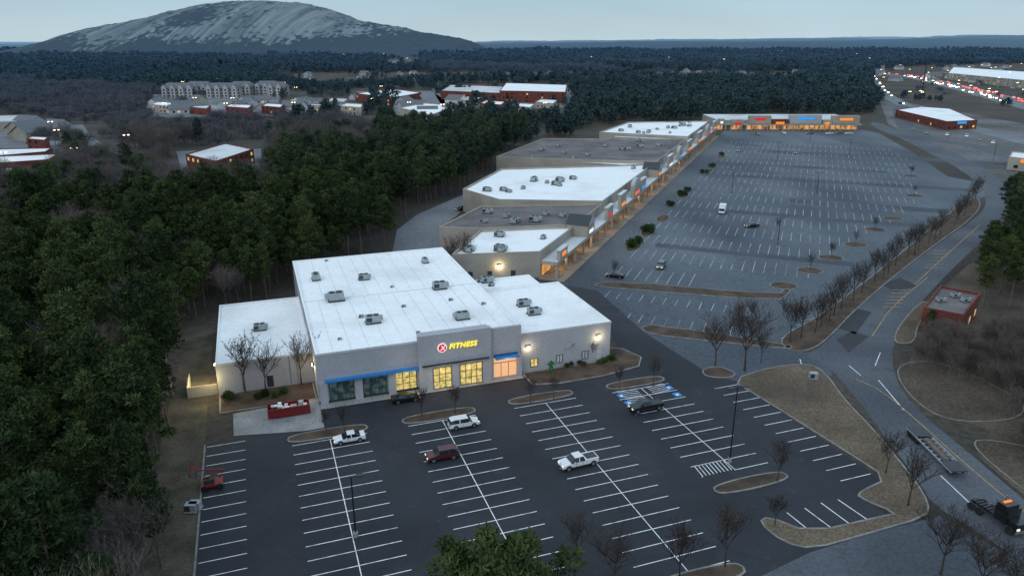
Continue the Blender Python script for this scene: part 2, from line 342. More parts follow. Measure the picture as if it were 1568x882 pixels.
for s,t in ((49.3,-14),(49.3,-16.8),(58.6,-14),(58.6,-16.8)):
    b.face([site(s-.7,t-.7,zm+.009),site(s+.7,t-.7,zm+.009),site(s+.7,t+.7,zm+.009),site(s-.7,t+.7,zm+.009)],M_blue)
    b.face([site(s-.3,t-.3,zm+.013),site(s+.3,t-.3,zm+.013),site(s+.2,t+.3,zm+.013),site(s-.2,t+.3,zm+.013)],M_white)
for k in range(9): ln(48.6+k*.6,-39.8,48.9+k*.6,-37.3,.12,z=zm+.008)
ln(48.5,-39.9,53.8,-39.9,.13)
def lpx(pts,wd,m,z): ribbon(b,px(pts),wd,z,m,1)
for l in ([(1205,785),(1245,817)],[(1232,778),(1275,810)],[(1257,770),(1302,803)],[(1283,765),(1330,797)]): lpx(l,.14,M_white,zm)
row_z=.045
for l in ([(1700,880),(1568,785),(1480,712),(1400,640),(1350,598),(1310,580)],[(1335,515),(1365,470),(1420,425)],[(1400,436),(1455,385),(1500,345)]): lpx(l,.16,M_yel,row_z)
for l in ([(1345,582),(1362,602),(1384,628)],[(1340,560),(1348,540)],[(1440,728),(1490,775)],[(1225,550),(1228,562)],[(1300,560),(1318,575)]): lpx(l,.15,M_white,row_z)
for cx,cy in ((1368,458),(1432,398)):
    for k in range(6): lpx([(cx-16+k*3,cy+12-k*5.2),(cx+10+k*3,cy+12-k*5.2)],.25,M_yel,row_z+.004)
lotp=[(935,420),(1130,206),(1325,205),(1395,245),(1410,300),(1350,345),(1300,378),(1235,420),(1200,440)]
p=10
while p<300:
    for i in range(0,120):
        q=12+i*2.75
        u,v=proj(*strip(p,q)[:2])
        if inpoly(u,v,lotp): ln(p-5.4,q,p+5.4,q,.14,M_faded,strip,.03)
    p+=18.6
for q0,q1,p,D in ((14,50,-6,5),(14,48,-19.5,5)):
    for i in range(int((q1-q0)/2.75)): ln(p-D,q0+i*2.75,p,q0+i*2.75,.14,M_faded,strip,.03)
for i in range(9):
    a=gp(1196+i*8,518-i*6.5); c=gp(1218+i*8,515-i*6.5)
    d=Vector((c[0]-a[0],c[1]-a[1])).normalized(); ribbon(b,[a,(a[0]+d.x*5,a[1]+d.y*5+1.5)],.14,.03,M_faded,0)
b.obj("parking_markings")
# ---------------------------------------------------------------- roof units
def hvac(name,loc,rot,sc=1,parent=None):
    b=MB(); b.box(-1.3,1.3,-.9,.9,0,.25,M_metald); b.box(-1.2,1.2,-.8,.8,.25,1.35,M_metal)
    b.tube((-.5,0,1.35),(-.5,0,1.5),.5,.5,12,M_metald); b.tube((.6,0,1.35),(.6,0,1.5),.45,.45,12,M_metald)
    b.box(1.2,1.75,-.5,.5,.5,1.2,M_metal); b.box(-1.21,-.2,-.83,-.8,.45,1.2,M_metald)
    o=b.obj(name,parent); o.location=loc; o.rotation_euler=(0,0,rot); o.scale=(sc,sc,sc); return o
def wall_lamp(parent,fr,s,t,z,e=140):
    b=MB(); b.box(s-.25,s+.25,t-.3,t,z,z+.3,M_metald,fr); b.box(s-.28,s+.28,t-.42,t-.31,z-.08,z+.22,M_lamp,fr); b.obj("wall_lamp_head",parent)
    l=bpy.data.lights.new("wall_lamp_light",'POINT'); l.energy=e; l.color=(1,.80,.45); l.shadow_soft_size=.15
    o=bpy.data.objects.new("wall_lamp_light",l); scene.collection.objects.link(o); o.location=fr(s,t-.75,z-.1); o.parent=parent
# ---------------------------------------------------------------- gym
gym=empty("gym_building")
b=MB()
prism(b,[site(0,0),site(36,0),site(36,57),site(0,57)],9.2,M_wall,M_roof,.45,.35,cap=M_roof)
b.obj("main_block",gym)
b=MB(); prism(b,[site(36.003,.4),site(54.2,.4),site(54.2,26),site(50,26),site(50,33),site(36.003,33)],7.8,M_wall,M_roof,.5,.35,cap=M_roof); b.obj("right_wing",gym)
b=MB(); prism(b,[site(-16,9.6),site(-.003,9.6),site(-.003,41),site(-16,41)],5.7,M_wall,M_roof,.35,.3,cap=M_roof); b.obj("left_annex",gym)
b=MB(); prism(b,[site(17,-1.1),site(30,-1.1),site(30,-.003),site(17,-.003)],10.4,M_wall,M_wall,.02,.1); 
b.box(17.2,29.8,.346,1.2,8.76,10.2,M_wall,site)
b.box(30.003,35.8,-.6,-.004,4.9,9.9,M_wall,site)
b.box(35.2,35.98,-.6,-.004,0,4.89,M_wall,site); b.box(30.003,30.6,-.6,-.004,0,4.89,M_wall,site)
b.obj("entrance_parapet",gym)
b=MB()
b.box(-.06,16.95,-.06,-.003,8.9,9.26,M_roofg,site)
b.box(54.203,54.27,.4,26,7.45,7.86,M_roofg,site)
b.box(36.1,54.27,.33,.397,7.5,7.86,M_roofg,site)
b.box(-.05,17,-.05,-.003,.15,.55,M_metald,site)
b.box(-16.05,-.05,9.54,9.597,5.4,5.75,M_roofg,site)
for t in (12,24,36,48): b.box(-.05,-.003,t,t+.08,.2,8.9,M_metald,site)
for s in (-12,-8,-4): b.box(s,s+.08,9.56,9.597,.2,5.39,M_metald,site)
b.obj("parapet_trim",gym)
b=MB()
b.box(1.2,17,-1.0,-.06,4.2,4.5,M_blue,site); b.box(30.7,35.1,-1.6,-.02,4.2,4.5,M_blue,site)
b.box(17.5,29.5,-1.5,-1.12,4.75,4.95,M_metald,site)
b.obj("blue_awning",gym)
b=MB()
def win(s0,s1,t,z0,z1,m,nv=3,nh=2,fr=site,fm=M_metald,d=.03,b=b):
    b.box(s0,s1,t-d,t-.003,z0,z1,m,fr)
    for i in range(nv+1):
        s=s0+(s1-s0)*i/nv; b.box(s-.05,s+.05,t-d-.08,t-d-.002,z0,z1,fm,fr)
    for i in range(nh+1):
        z=z0+(z1-z0)*i/nh; b.box(s0-.05,s1+.05,t-d-.1,t-d-.084,z-.05,z+.05,fm,fr)
win(1.8,5.8,0,.56,4.0,M_dim,3,3); win(7.4,11.4,0,.56,4.0,M_dim,3,3); win(13,16.6,0,.56,4.0,M_lit,3,3)
win(19.4,22.6,-1.1,.3,4.2,M_lit,3,3); win(24.2,28.2,-1.1,.3,4.2,M_lit,4,3)
b.box(30.7,35.1,-.04,-.003,.16,4.15,M_peach,site)
for s in (32.1,33.5): b.box(s,s+.08,-.12,-.042,.16,2.9,M_metald,site)
b.box(30.7,35.1,-.12,-.043,2.9,3.0,M_metald,site)
win(38,39.4,.4,1.0,2.6,M_lit,2,1); win(43.2,44.4,.4,1.0,2.6,M_roofg,2,1); win(48.4,49.6,.4,1.0,2.6,M_roofg,2,1)
b.box(51.5,52.5,.33,.397,.2,2.3,M_roofg,site)
b.box(-8,-6.9,9.53,9.597,.2,2.3,M_metald,site)
b.obj("windows",gym)
b=MB()
for s in (.2,6,11.7): b.box(s,s+1.3,-.35,-.06,.15,4.19,M_wall,site)
b.obj("piers",gym)
def text(body,size,fr_pt,rot,mat,parent,name="sign_letters",ext=.08):
    c=bpy.data.curves.new(name,'FONT'); c.body=body; c.size=size; c.extrude=ext; c.offset=.02*size; c.shear=.25; c.space_character=1.15; c.materials.append(mat)
    o=bpy.data.objects.new(name,c); scene.collection.objects.link(o); o.location=fr_pt; o.rotation_euler=(math.pi/2,0,rot); o.parent=parent; return o
M_sy=glow("sign_yellow",(1,.80,.06),1.2); M_sr=glow("sign_red",(.75,.02,.03),.8); M_sw=glow("sign_white",(1,1,1),.8); M_sb=glow("sign_blue",(.03,.35,.9),.8); M_so=glow("sign_orange",(1,.25,.03),1); M_sp=glow("sign_red_orange",(.95,.12,.05),.9)
text("FITNESS",1.25,site(22.3,-1.22,7.5),A,M_sy,gym)
b=MB(); c=Vector(site(21.1,-1.13,7.85)); dn=Vector(site(0,-1))-Vector(site(0,0))
b.tube(c,c+dn*.1,.85,.85,20,M_sw); b.tube(c+dn*.11,c+dn*.16,.7,.7,20,M_sr); b.obj("sign_logo",gym)
text("X",1.15,site(20.7,-1.32,7.45),A,M_sw,gym,"sign_logo_letter",.02)
for u,v,sc in ((484,428,1),(557,428,.9),(651,402,.8),(515,460,1.25),(673,442,1.1),(571,494,1.05),(708,488,1)):
    g=gp(u,v,8.75); hvac("rooftop_unit",(g[0],g[1],8.75),A+random.choice((0,math.pi/2,math.pi)),sc,gym)
for u,v,s in ((553,486,.35),(740,466,.3),(735,432,.5),(752,438,.5),(618,470,.3),(520,520,.25),(600,440,.25),(690,460,.3),(640,510,.25),(500,400,.25)):
    g=gp(u,v,8.75); hvac("roof_vent",(g[0],g[1],8.75),A,s,gym)
for u,v in ((801,468),(817,481),(745,432)): g=gp(u,v,7.3); hvac("rooftop_unit",(g[0],g[1],7.3),A,.95,gym)
g=gp(398,505,5.35); hvac("rooftop_unit",(g[0],g[1],5.35),A,.9,gym)
b=MB()
for s in range(3,36,3): b.box(s,s+.07,.4,27.9,8.752,8.77,M_roofg,site); b.box(s+1.2,s+1.27,28.2,56.6,8.752,8.77,M_roofg,site) if s<33 else None
b.box(.4,35.6,28,28.12,8.752,8.80,M_roofg,site); b.box(36.4,49.6,25.8,26,7.31,8.1,M_roof,site); b.obj("roof_seams",gym)
def rot_site_left(x,y,z=0): return site(y,-x,z)
wall_lamp(gym,site,37.4,.4,5.0,130); wall_lamp(gym,site,51.6,.4,5.2,150)
wall_lamp(gym,rot_site_left,-5.0,0,5.2,300)
l=bpy.data.lights.new("entry_light",'POINT'); l.energy=160; l.color=(1,.62,.34); l.shadow_soft_size=.4
o=bpy.data.objects.new("entry_light",l); scene.collection.objects.link(o); o.location=site(33,-2.2,3.6); o.parent=gym
for s in (14.8,21,26.2):
    l=bpy.data.lights.new("entry_light",'POINT'); l.energy=80; l.color=(1,.8,.45); l.shadow_soft_size=.4
    o=bpy.data.objects.new("entry_light",l); scene.collection.objects.link(o); o.location=site(s,-2.4,3.2); o.parent=gym
b=MB(); b.box(-16.5,-16.003,14,14.5,3.6,3.9,M_lamp,site); b.obj("wall_lamp_head",gym)
l=bpy.data.lights.new("yard_light",'POINT'); l.energy=1500; l.color=(1,.8,.35); l.shadow_soft_size=.3
o=bpy.data.objects.new("yard_light",l); scene.collection.objects.link(o); o.location=site(-18.2,12.5,3.6); o.parent=gym
l=bpy.data.lights.new("yard_light",'POINT'); l.energy=350; l.color=(1,.8,.35); l.shadow_soft_size=.3
o=bpy.data.objects.new("yard_light",l); scene.collection.objects.link(o); o.location=site(-17,8.2,3.2); o.parent=gym
b=MB(); b.box(-21,-16.2,9.9,10.05,0,2.0,M_wall2,site); b.box(-21,-20.85,10.06,16,0,2.0,M_wall2,site); b.obj("yard_wall")
def skin(name,verts,edges,rad,mat,loc,rot,sc):
    me=bpy.data.meshes.new(name); me.from_pydata(verts,edges,[]); me.materials.append(mat); o=bpy.data.objects.new(name,me); scene.collection.objects.link(o)
    o.modifiers.new("skin",'SKIN')
    for i,r in enumerate(rad): me.skin_vertices[0].data[i].radius=(r,r)
    me.skin_vertices[0].data[0].use_root=True
    s=o.modifiers.new("sub",'SUBSURF'); s.levels=1; s.render_levels=1
    o.location=loc; o.rotation_euler=(0,0,rot); o.scale=(sc,sc,sc); return o
try:
    V_=[(0,0,1.0),(0,0,1.3),(0,0,1.55),(0,0,1.68),(0,-.02,1.85),(.3,0,1.52),(.5,-.1,1.3),(.42,-.4,1.25),(-.3,0,1.52),(-.52,-.1,1.35),(-.6,-.3,1.65),(.16,0,.9),(.24,-.1,.5),(.26,0,.05),(.28,-.16,.03),(-.16,0,.9),(-.24,-.05,.5),(-.28,.05,.05),(-.3,-.12,.03)]
    E_=[(0,1),(1,2),(2,3),(3,4),(2,5),(5,6),(6,7),(2,8),(8,9),(9,10),(0,11),(11,12),(12,13),(13,14),(0,15),(15,16),(16,17),(17,18)]
    R_=[.2,.22,.28,.11,.13,.16,.12,.11,.16,.12,.11,.16,.12,.08,.07,.16,.12,.08,.07]
    skin("green_statue",V_,E_,R_,plain("green_paint",(.03,.16,.05),.5),site(41.2,-1.8,.19),A,1.35)
except Exception as ex: print("statue",ex)
# ---------------------------------------------------------------- strip mall
mall=empty("strip_mall")
units=[([(-2.2,-5.5),(27,-5.4),(12.5,-29),(-13,-25.4)],7.0,M_wall2,M_roof),
([(27.2,-5.4),(58,-5.4),(40,-41),(9.9,-40.7),(13,-29)],7.4,M_wall2,M_roofb),
([(58.2,-5.4),(140,-5.4),(105,-61),(60,-57),(48,-38)],8.2,M_wall2,M_roof),
([(146,-5.4),(228,-5.4),(201,-77),(133,-75)],8.4,M_wall2,M_roofb),
([(232,-5.4),(318,-5.4),(292,-52),(234,-55)],9.2,M_wall2,M_roof)]
for k,(q,z,wm,rm) in enumerate(units):
    b=MB(); prism(b,[strip(*a) for a in q],z,wm,rm,.6,.4); b.obj("shop_block",mall)
    poly=[strip(*a)[:2] for a in q]
    for i in range(5+3*k):
        for _ in range(20):
            a=random.uniform(min(x[0] for x in q),max(x[0] for x in q)); c=random.uniform(min(x[1] for x in q)+4,-9)
            X=strip(a,c,z-.6)
            if inpoly(X[0],X[1],inset(ccw(poly),3)): hvac("rooftop_unit",X,random.choice((0,1.57))-B,random.uniform(.7,1.25),mall); break
b=MB(); b.box(140.1,145.9,-40,-5.4,0,7,M_wall2,strip,M_roof); b.box(228.1,231.9,-45,-5.4,0,7.6,M_wall2,strip,M_roofg); b.obj("shop_link",mall)
b=MB()
p=-2
while p<320:
    h=3.6; b.box(p,p+8,-5.38,-1.0,h,h+.9,M_wall2,strip,M_roofg)
    b.box(p+.3,p+.9,-1.6,-1.0,0.02,h-.005,M_wall2,strip); b.box(p+.7,p+7.3,-5.37,-5.3,.3,3.0,M_orange,strip)
    b.box(p+3.2,p+4.8,-3.3,-3.0,3.35,3.59,M_lamp if int(p)%16==6 else M_orange,strip)
    p+=8.003
b.obj("arcade",mall)
b=MB()
for i,(p,w_,hh,sm,gab) in enumerate(((0,6,7.2,M_so,0),(25,7,9.4,M_sw,1),(47,7,8.6,M_sr,0),(64,8,9.6,M_so,0),(84,10,10.6,M_sp,2),(96,8,9,M_sb,0),(128,8,9.4,M_so,1),(152,10,10.0,M_sw,0),(178,10,10.2,M_sb,2),(205,12,10,M_so,0),(240,14,10.5,M_so,0),(275,14,10.5,M_sr,2),(305,10,10,M_so,0))):
    if gab==1:
        b.box(p,p+w_,-7.2,-.85,4.55,hh-1.6,M_wall2,strip)
        q1,q0=-.6,-7.6
        a=strip(p-.3,q1,hh-1.6);c=strip(p+w_+.3,q1,hh-1.6);r=strip(p+w_/2,q1,hh+.8);a2=strip(p-.3,q0,hh-1.6);c2=strip(p+w_+.3,q0,hh-1.6);r2=strip(p+w_/2,q0,hh+.8)
        b.face([a,c,r],M_wall); b.face([a2,r2,c2],M_wall); b.face([a,r,r2,a2],M_metald); b.face([c,c2,r2,r],M_metald)
    elif gab==2:
        n=10; P=[(p+w_/2+w_/2*math.cos(t),hh-1.8+2.2*math.sin(t)) for t in np.linspace(0,math.pi,n)]
        b.box(p,p+w_,-2.2,-.85,4.55,hh-1.8,M_wall2,strip)
        b.face([strip(x,-.84,z) for x,z in P],M_wall); b.face([strip(x,-2.2,z) for x,z in P[::-1]],M_wall)
        for k in range(n-1): b.face([strip(P[k][0],-.84,P[k][1]),strip(P[k][0],-2.2,P[k][1]),strip(P[k+1][0],-2.2,P[k+1][1]),strip(P[k+1][0],-.84,P[k+1][1])],M_wall)
    else:
        b.box(p,p+w_,-1.8,-.85,4.55,hh-.3,M_wall2,strip); b.box(p-.2,p+w_+.2,-2.0,-.65,hh-.297,hh,M_roofg,strip)
    b.box(p+1.5,p+w_-1.5,-.82,-.7,5.2,6.2,sm,strip)
b.obj("facade_towers",mall)
def front_left(x,y,z=0): return strip(-13+x*.476+y*.879,-25.4+x*.879-y*.476,z)
b=MB()
for x in (4,9,15): b.box(x,x+1.2,-.05,-.01,0,2.2,M_metald,front_left)
b.obj("service_doors",mall)
wall_lamp(mall,front_left,12,0,3.6,300)
wall_lamp(mall,lambda x,y,z=0:strip(60+x*.19+y*.98,-57+x*.98,z),3,0,6.5,400)
for p in range(6,200,22):
    l=bpy.data.lights.new("arcade_light",'POINT'); l.energy=230; l.color=(1,.62,.28); l.shadow_soft_size=.4
    o=bpy.data.objects.new("arcade_light",l); scene.collection.objects.link(o); o.location=strip(p,-2.4,3.0); o.parent=mall
sheet("mall_sidewalk",[strip(*a)[:2] for a in ((-4,-5.5),(-4,1.5),(318,1.5),(318,-5.5))],.14,noisy("tan_paving",(.19,.16,.13),(.27,.23,.19),.3,2))
row_=empty("shop_row")
X0,Y0=gp(1112,200); X1,_=gp(1318,200); sc_=(X1-X0)/206
def er(u): return X0+(u-1112)*sc_
b=MB(); b.box(er(1100),er(1318),Y0+4,Y0+45,0,6.5,M_wall2,world_fr,M_roofg)
b.box(er(1100),er(1318),Y0,Y0+3.99,3.4,4.4,M_wall2)
for u0,u1,h,wm,sm in ((1100,1108,7.5,M_wall2,M_sw),(1120,1138,7,M_wall2,M_sr),(1146,1179,9.6,M_wall2,M_sr),(1180,1206,7.2,M_brick,M_so),(1208,1256,10.2,M_wall,M_sb),(1258,1272,6.8,M_wall2,M_so),(1273,1314,9.6,M_wall2,M_so)):
    b.box(er(u0),er(u1),Y0-.3,Y0+3.9,4.42,h,wm); b.box(er(u0+ (u1-u0)*.25),er(u1-(u1-u0)*.25),Y0-.45,Y0-.32,h-3.0,h-1.5,sm)
    b.box(er(u0),er(u1),Y0+3.8,Y0+3.95,.2,3.2,M_orange)
for u in range(1102,1318,8): b.box(er(u),er(u)+.7,Y0,Y0+.6,0,3.39,M_wall2)
b.obj("shopfronts",row_)
# ---------------------------------------------------------------- other buildings
def simple_building(name,quad_px,z,wall,roof,par=.5,win=True,sign=None):
    b=MB(); q=ccw(px(quad_px,z)); prism(b,q,z,wall,roof,par,.35)
    if win:
        for i in range(len(q)):
            a=Vector(q[i]);c=Vector(q[(i+1)%len(q)]); d=c-a; Ln=d.length; d.normalize(); n=Vector((d.y,-d.x))
            k=int(Ln/5)
            if sign and n.y<0 and Ln>12:
                p0=a+d*Ln*.35+n*.08;p1=a+d*Ln*.65+n*.08; b.face([(*p0,z-2.2),(*p1,z-2.2),(*p1,z-.6),(*p0,z-.6)],sign)
            for j in range(k):
                if random.random()<.25: continue
                s=a+d*(j+.5)*Ln/k
                for zz in np.arange(1.0,z-2.2,3.2):
                    m=M_lit if random.random()<.25 else M_glass
                    p0=s-d*.9+n*.04;p1=s+d*.9+n*.04
                    b.face([(*p0,zz),(*p1,zz),(*p1,zz+1.5),(*p0,zz+1.5)],m)
    return b.obj(name)
simple_building("brick_shop",[(1414,470),(1440,437),(1502,449),(1476,482)],5.4,M_brick,M_roofb)
for u,v in ((1440,462),(1462,455),(1478,462)): g=gp(u,v,4.9); hvac("rooftop_unit",(g[0],g[1],4.9),.3,.7)
simple_building("retail_building",[(1372,168),(1450,186),(1497,184),(1455,166),(1410,163)],6,M_brick,M_roof,sign=M_sb)
simple_building("retail_building",[(1545,240),(1600,246),(1600,236),(1550,232)],6,M_wall2,M_roof,sign=M_so)
simple_building("warehouse",[(1452,112),(1600,126),(1600,112),(1460,103)],10,M_wall2,M_roof,sign=M_sw)
simple_building("school_building",[(675,139),(775,143),(790,133),(690,130)],9,M_brick,M_roofg)
simple_building("school_building",[(765,139),(866,141),(868,130),(775,127)],11,M_brick,M_roof)
simple_building("office_building",[(545,143),(600,150),(645,142),(600,136)],8,M_brick,M_roof)
simple_building("retail_building",[(612,165),(660,176),(700,162),(650,158)],6,M_wall2,M_roof)
simple_building("brick_shop",[(284,236),(330,247),(388,228),(345,219)],7,M_brick,M_roofg)
simple_building("retail_building",[(0,238),(70,232),(80,226),(-30,228)],6,M_brick,M_roof)
simple_building("retail_building",[(-40,252),(75,244),(90,235),(-40,240)],6,M_brick,M_roof)
simple_building("retail_building",[(-40,268),(20,266),(30,256),(-40,256)],6,M_brick,M_roof)
simple_building("retail_building",[(-40,188),(25,186),(32,176),(-40,178)],6,M_wall2,M_roofg)
for x,v in ((232,160),(292,164),(345,163),(400,162),(440,155),(470,160),(500,154),(520,162),(735,158),(780,162),(820,156),(700,152),(90,205),(40,212)): 
    wd=random.uniform(20,38); simple_building("retail_building",[(x,v),(x+wd,v+2.5),(x+wd+6,v-2.5),(x+8,v-4)],random.uniform(5,8),random.choice([M_wall2,M_wall2,M_brick]),random.choice([M_roof,M_roof,M_roofg]))
M_shingle=plain("shingles",(.13,.14,.155),.9)
def house_mesh(wm):
    b=MB(); b.box(-6,6,-4,4,0,3.2,wm); 
    b.face([(-6.4,-4.4,3.2),(6.4,-4.4,3.2),(6.4,0,6),(-6.4,0,6)],M_shingle); b.face([(6.4,4.4,3.2),(-6.4,4.4,3.2),(-6.4,0,6),(6.4,0,6)],M_shingle)
    b.face([(-6.01,-4,3.2),(-6.01,0,5.9),(-6.01,4,3.2)],wm); b.face([(6.01,-4,3.2),(6.01,4,3.2),(6.01,0,5.9)],wm)
    for x in (-4,-1,3): b.box(x,x+1.4,-4.05,-4.003,1,2.3,M_lit if x==-1 else M_glass)
    return b.mesh("house_variant")
hm=[house_mesh(M_wall2),house_mesh(M_roofg),house_mesh(M_wall)]
hpts=[]
random.seed(21)
for (u0,u1,v0,v1,n) in ((240,520,158,176,26),(540,700,150,178,8),(20,110,195,215,8),(440,900,112,125,16),(1340,1560,102,128,26),(960,1250,112,122,12),(590,640,92,97,8)):
    for _ in range(n): hpts.append((random.uniform(u0,u1),random.uniform(v0,v1)))
for u,v in hpts:
    g=gp(u,v); link("house",random.choice(hm),(g[0],g[1],0),random.uniform(0,3),random.uniform(.9,1.6))
for i,(u,v) in enumerate(((250,150),(285,147),(318,150),(352,147),(392,146),(412,148))):
    X,Y=gp(u,v); w_=(30,26,32,24,24,18)[i]; b=MB(); Z=10; b.box(X,X+w_,Y,Y+16,0,Z,M_wall2)
    for k in range(0,int(w_),9):
        b.box(X+k,X+k+5,Y-2,Y-.01,0,Z,M_wall)
        b.face([(X+k-.5,Y-2.3,Z),(X+k+5.5,Y-2.3,Z),(X+k+2.5,Y-2.3,Z+3.2)],M_wall)
        b.face([(X+k-.5,Y-2.3,Z),(X+k+2.5,Y-2.3,Z+3.2),(X+k+2.5,Y+6,Z+3.2),(X+k-.5,Y+6,Z)],M_shingle)
        b.face([(X+k+5.5,Y-2.3,Z),(X+k+5.5,Y+6,Z),(X+k+2.5,Y+6,Z+3.2),(X+k+2.5,Y-2.3,Z+3.2)],M_shingle)
        for z in (1,4,7): 
            b.face([(X+k+6,Y-.05,z),(X+k+7.5,Y-.05,z),(X+k+7.5,Y-.05,z+1.6),(X+k+6,Y-.05,z+1.6)],M_glass)
            b.face([(X+k+1.5,Y-2.05,z),(X+k+3.5,Y-2.05,z),(X+k+3.5,Y-2.05,z+1.6),(X+k+1.5,Y-2.05,z+1.6)],M_glass)
    b.face([(X-1,Y-1,Z),(X+w_+1,Y-1,Z),(X+w_-3,Y+8,Z+5),(X+3,Y+8,Z+5)],M_shingle)
    b.face([(X-1,Y+17,Z),(X+3,Y+8,Z+5),(X+w_-3,Y+8,Z+5),(X+w_+1,Y+17,Z)],M_shingle)
    b.face([(X-1,Y-1,Z),(X+3,Y+8,Z+5),(X-1,Y+17,Z)],M_shingle); b.face([(X+w_+1,Y-1,Z),(X+w_+1,Y+17,Z),(X+w_-3,Y+8,Z+5)],M_shingle)
    b.obj("apartment_building")
# ---------------------------------------------------------------- vehicles
def car_mesh(kind,paint,name):
    b=MB()
    if kind=='sedan': W=.92; st=[(-2.4,.5,None),(-2.25,.68,None),(-1.15,.9,None),(-.4,.93,1.42),(.75,.95,1.43),(1.55,1.0,None),(2.25,1.0,None),(2.38,.6,None)]
    elif kind=='suv': W=.97; st=[(-2.4,.6,None),(-2.28,.85,None),(-1.25,1.05,None),(-.6,1.08,1.68),(1.6,1.1,1.70),(2.2,1.1,1.55),(2.38,1.05,None),(2.42,.6,None)]
    else: W=1.0; st=[(-2.9,.7,None),(-2.78,.98,None),(-1.6,1.15,None),(-.95,1.18,1.82),(.35,1.18,1.85),(.62,1.18,None),(2.75,1.15,None),(2.85,.7,None)]
    zb=.28 if kind!='pickup' else .42
    sec=[]
    for x,bz,rz in st:
        k=.88 if (x==st[0][0] or x==st[-1][0]) else 1
        cab=rz is not None
        half=[(W*.86*k,zb),(W*k,zb+.22),(W*.97*k,bz)]
        half.append((W*.76,rz) if cab else (W*.72*k,bz+.04))
        half=[(y,z) for y,z in half]+[(-y,z) for y,z in reversed(half)]
        sec.append([(x,y,z) for y,z in half])
    for i in range(len(sec)-1):
        c0=st[i][2] is not None;c1=st[i+1][2] is not None
        for j in range(7):
            m=paint
            if j in (2,4) and (c0 or c1): m=M_glass
            if j==3 and (c0!=c1): m=M_glass
            b.face([sec[i][j],sec[i+1][j],sec[i+1][j+1],sec[i][j+1]],m)
        b.face([sec[i][7],sec[i+1][7],sec[i+1][0],sec[i][0]],M_black)
    b.face(sec[0],paint); b.face(sec[-1][::-1],paint)
    cab=[s for s in st if s[2]]
    xm=(cab[0][0]+cab[-1][0])/2
    for sg in (-1,1):
        for xx in (xm,):
            b.face([(xx-.06,sg*W*.975,cab[0][1]),(xx+.06,sg*W*.975,cab[0][1]),(xx+.06,sg*(W*.765+.006),cab[0][2]),(xx-.06,sg*(W*.765+.006),cab[0][2])],paint)
        b.box(cab[0][0]-.25,cab[0][0]-.08,sg*W-(0 if sg>0 else .2),sg*W+(.2 if sg>0 else 0),cab[0][1],cab[0][1]+.16,paint)
        fx=st[0][0];rx=st[-1][0]
        b.box(fx-.02,fx+.12,sg*W*.62-.2,sg*W*.62+.2,st[1][1]-.2,st[1][1]-.04,M_head)
        b.box(rx-.1,rx+.02,sg*W*.72-.16,sg*W*.72+.16,st[-2][1]-.3,st[-2][1]-.08,M_taild)
        for dx in (xm-.55,xm+.5): b.box(dx-.01,dx+.01,sg*W*1.001-.012,sg*W*1.001+.012,.5,cab[0][1]-.04,M_black)
        R=.34 if kind=='sedan' else (.37 if kind=='suv' else .42)
        for wx in (fx+.9,rx-.95):
            b.tube((wx,sg*(W-.2),R+.02),(wx,sg*(W+.015),R+.02),R*1.17,R*1.17,16,M_black)
            b.tube((wx,sg*(W-.2),R),(wx,sg*(W+.03),R),R,R,16,M_tyre)
            b.tube((wx,sg*(W+.03),R),(wx,sg*(W+.045),R),R*.62,R*.6,10,M_rim)
    b.box(st[0][0]-.03,st[0][0]+.05,-.4,.4,.4,.58,M_black)
    if kind=='pickup':
        b.box(.75,2.7,-.78,.78,1.0,1.215,M_metald); 
        for sg in (-1,1): b.box(.7,2.78,sg*.88-.09,sg*.88+.09,1.1,1.26,paint)
        b.box(2.7,2.8,-.8,.8,1.1,1.26,paint)
    return b.mesh(name)
P_w=plain("car_white",(.72,.73,.74),.25,0,.03,1,.6); P_k=plain("car_black",(.012,.013,.015),.2,0,.1,1,.6); P_r=plain("car_maroon",(.08,.012,.016),.25,0,.1,1,.6); P_g=plain("car_grey",(.15,.16,.17),.3,.2,.1,1,.5)
cm={('sedan','w'):car_mesh('sedan',P_w,'sedan_w'),('sedan','k'):car_mesh('sedan',P_k,'sedan_k'),('suv','w'):car_mesh('suv',P_w,'suv_w'),('suv','r'):car_mesh('suv',P_r,'suv_r'),('pickup','w'):car_mesh('pickup',P_w,'pickup_w'),('pickup','k'):car_mesh('pickup',P_k,'pickup_k'),('suv','g'):car_mesh('suv',P_g,'suv_g'),('sedan','g'):car_mesh('sedan',P_g,'sedan_g')}
def park(kind,col,s,t,rot,name):
    X=site(s,t,.055); link(name,cm[(kind,col)],X,A+rot)
park('sedan','w',3.2,-13.5,0,"white_sedan"); park('sedan','k',13.9,-3.4,math.pi,"black_sedan")
park('suv','w',20.8,-15,math.pi,"white_suv"); park('suv','r',15.3,-23,0,"maroon_suv")
park('pickup','w',33.3,-31.4,0.05,"white_pickup_truck"); park('pickup','k',50.8,-19.8,0,"black_pickup_truck")
def pk(kind,col,u,v,rot,name="parked_car"):
    g=gp(u,v); link(name,cm[(kind,col)],(g[0],g[1],.03),rot)
pk('sedan','k',942,425,-.4); pk('sedan','k',1151,348,.3); pk('suv','g',1012,410,1.2); pk('suv','g',1131,232,1.2); pk('sedan','k',707,322,.6); pk('sedan','g',1218,235,1.2)
for u,v,r in ((1285,205,0),(1300,206,0),(1270,206,0),(1240,206,0),(1160,206,1.5),(1200,205,1.5),(1420,205,1),(1450,208,1),(1480,210,1),(1400,198,1),(1500,215,1),(1520,220,1)): pk(random.choice(['sedan','suv']),'g' if random.random()<.5 else 'w',u,v,r)
for u,v in ((560,150),(640,155),(700,150),(820,148),(660,160),(20,250),(60,255),(45,220),(340,255),(370,250),(320,258),(300,172),(350,172),(1470,125),(1500,130),(1530,134),(1550,136)): pk(random.choice(['sedan','suv']),random.choice('gw'),u,v,random.uniform(0,3))
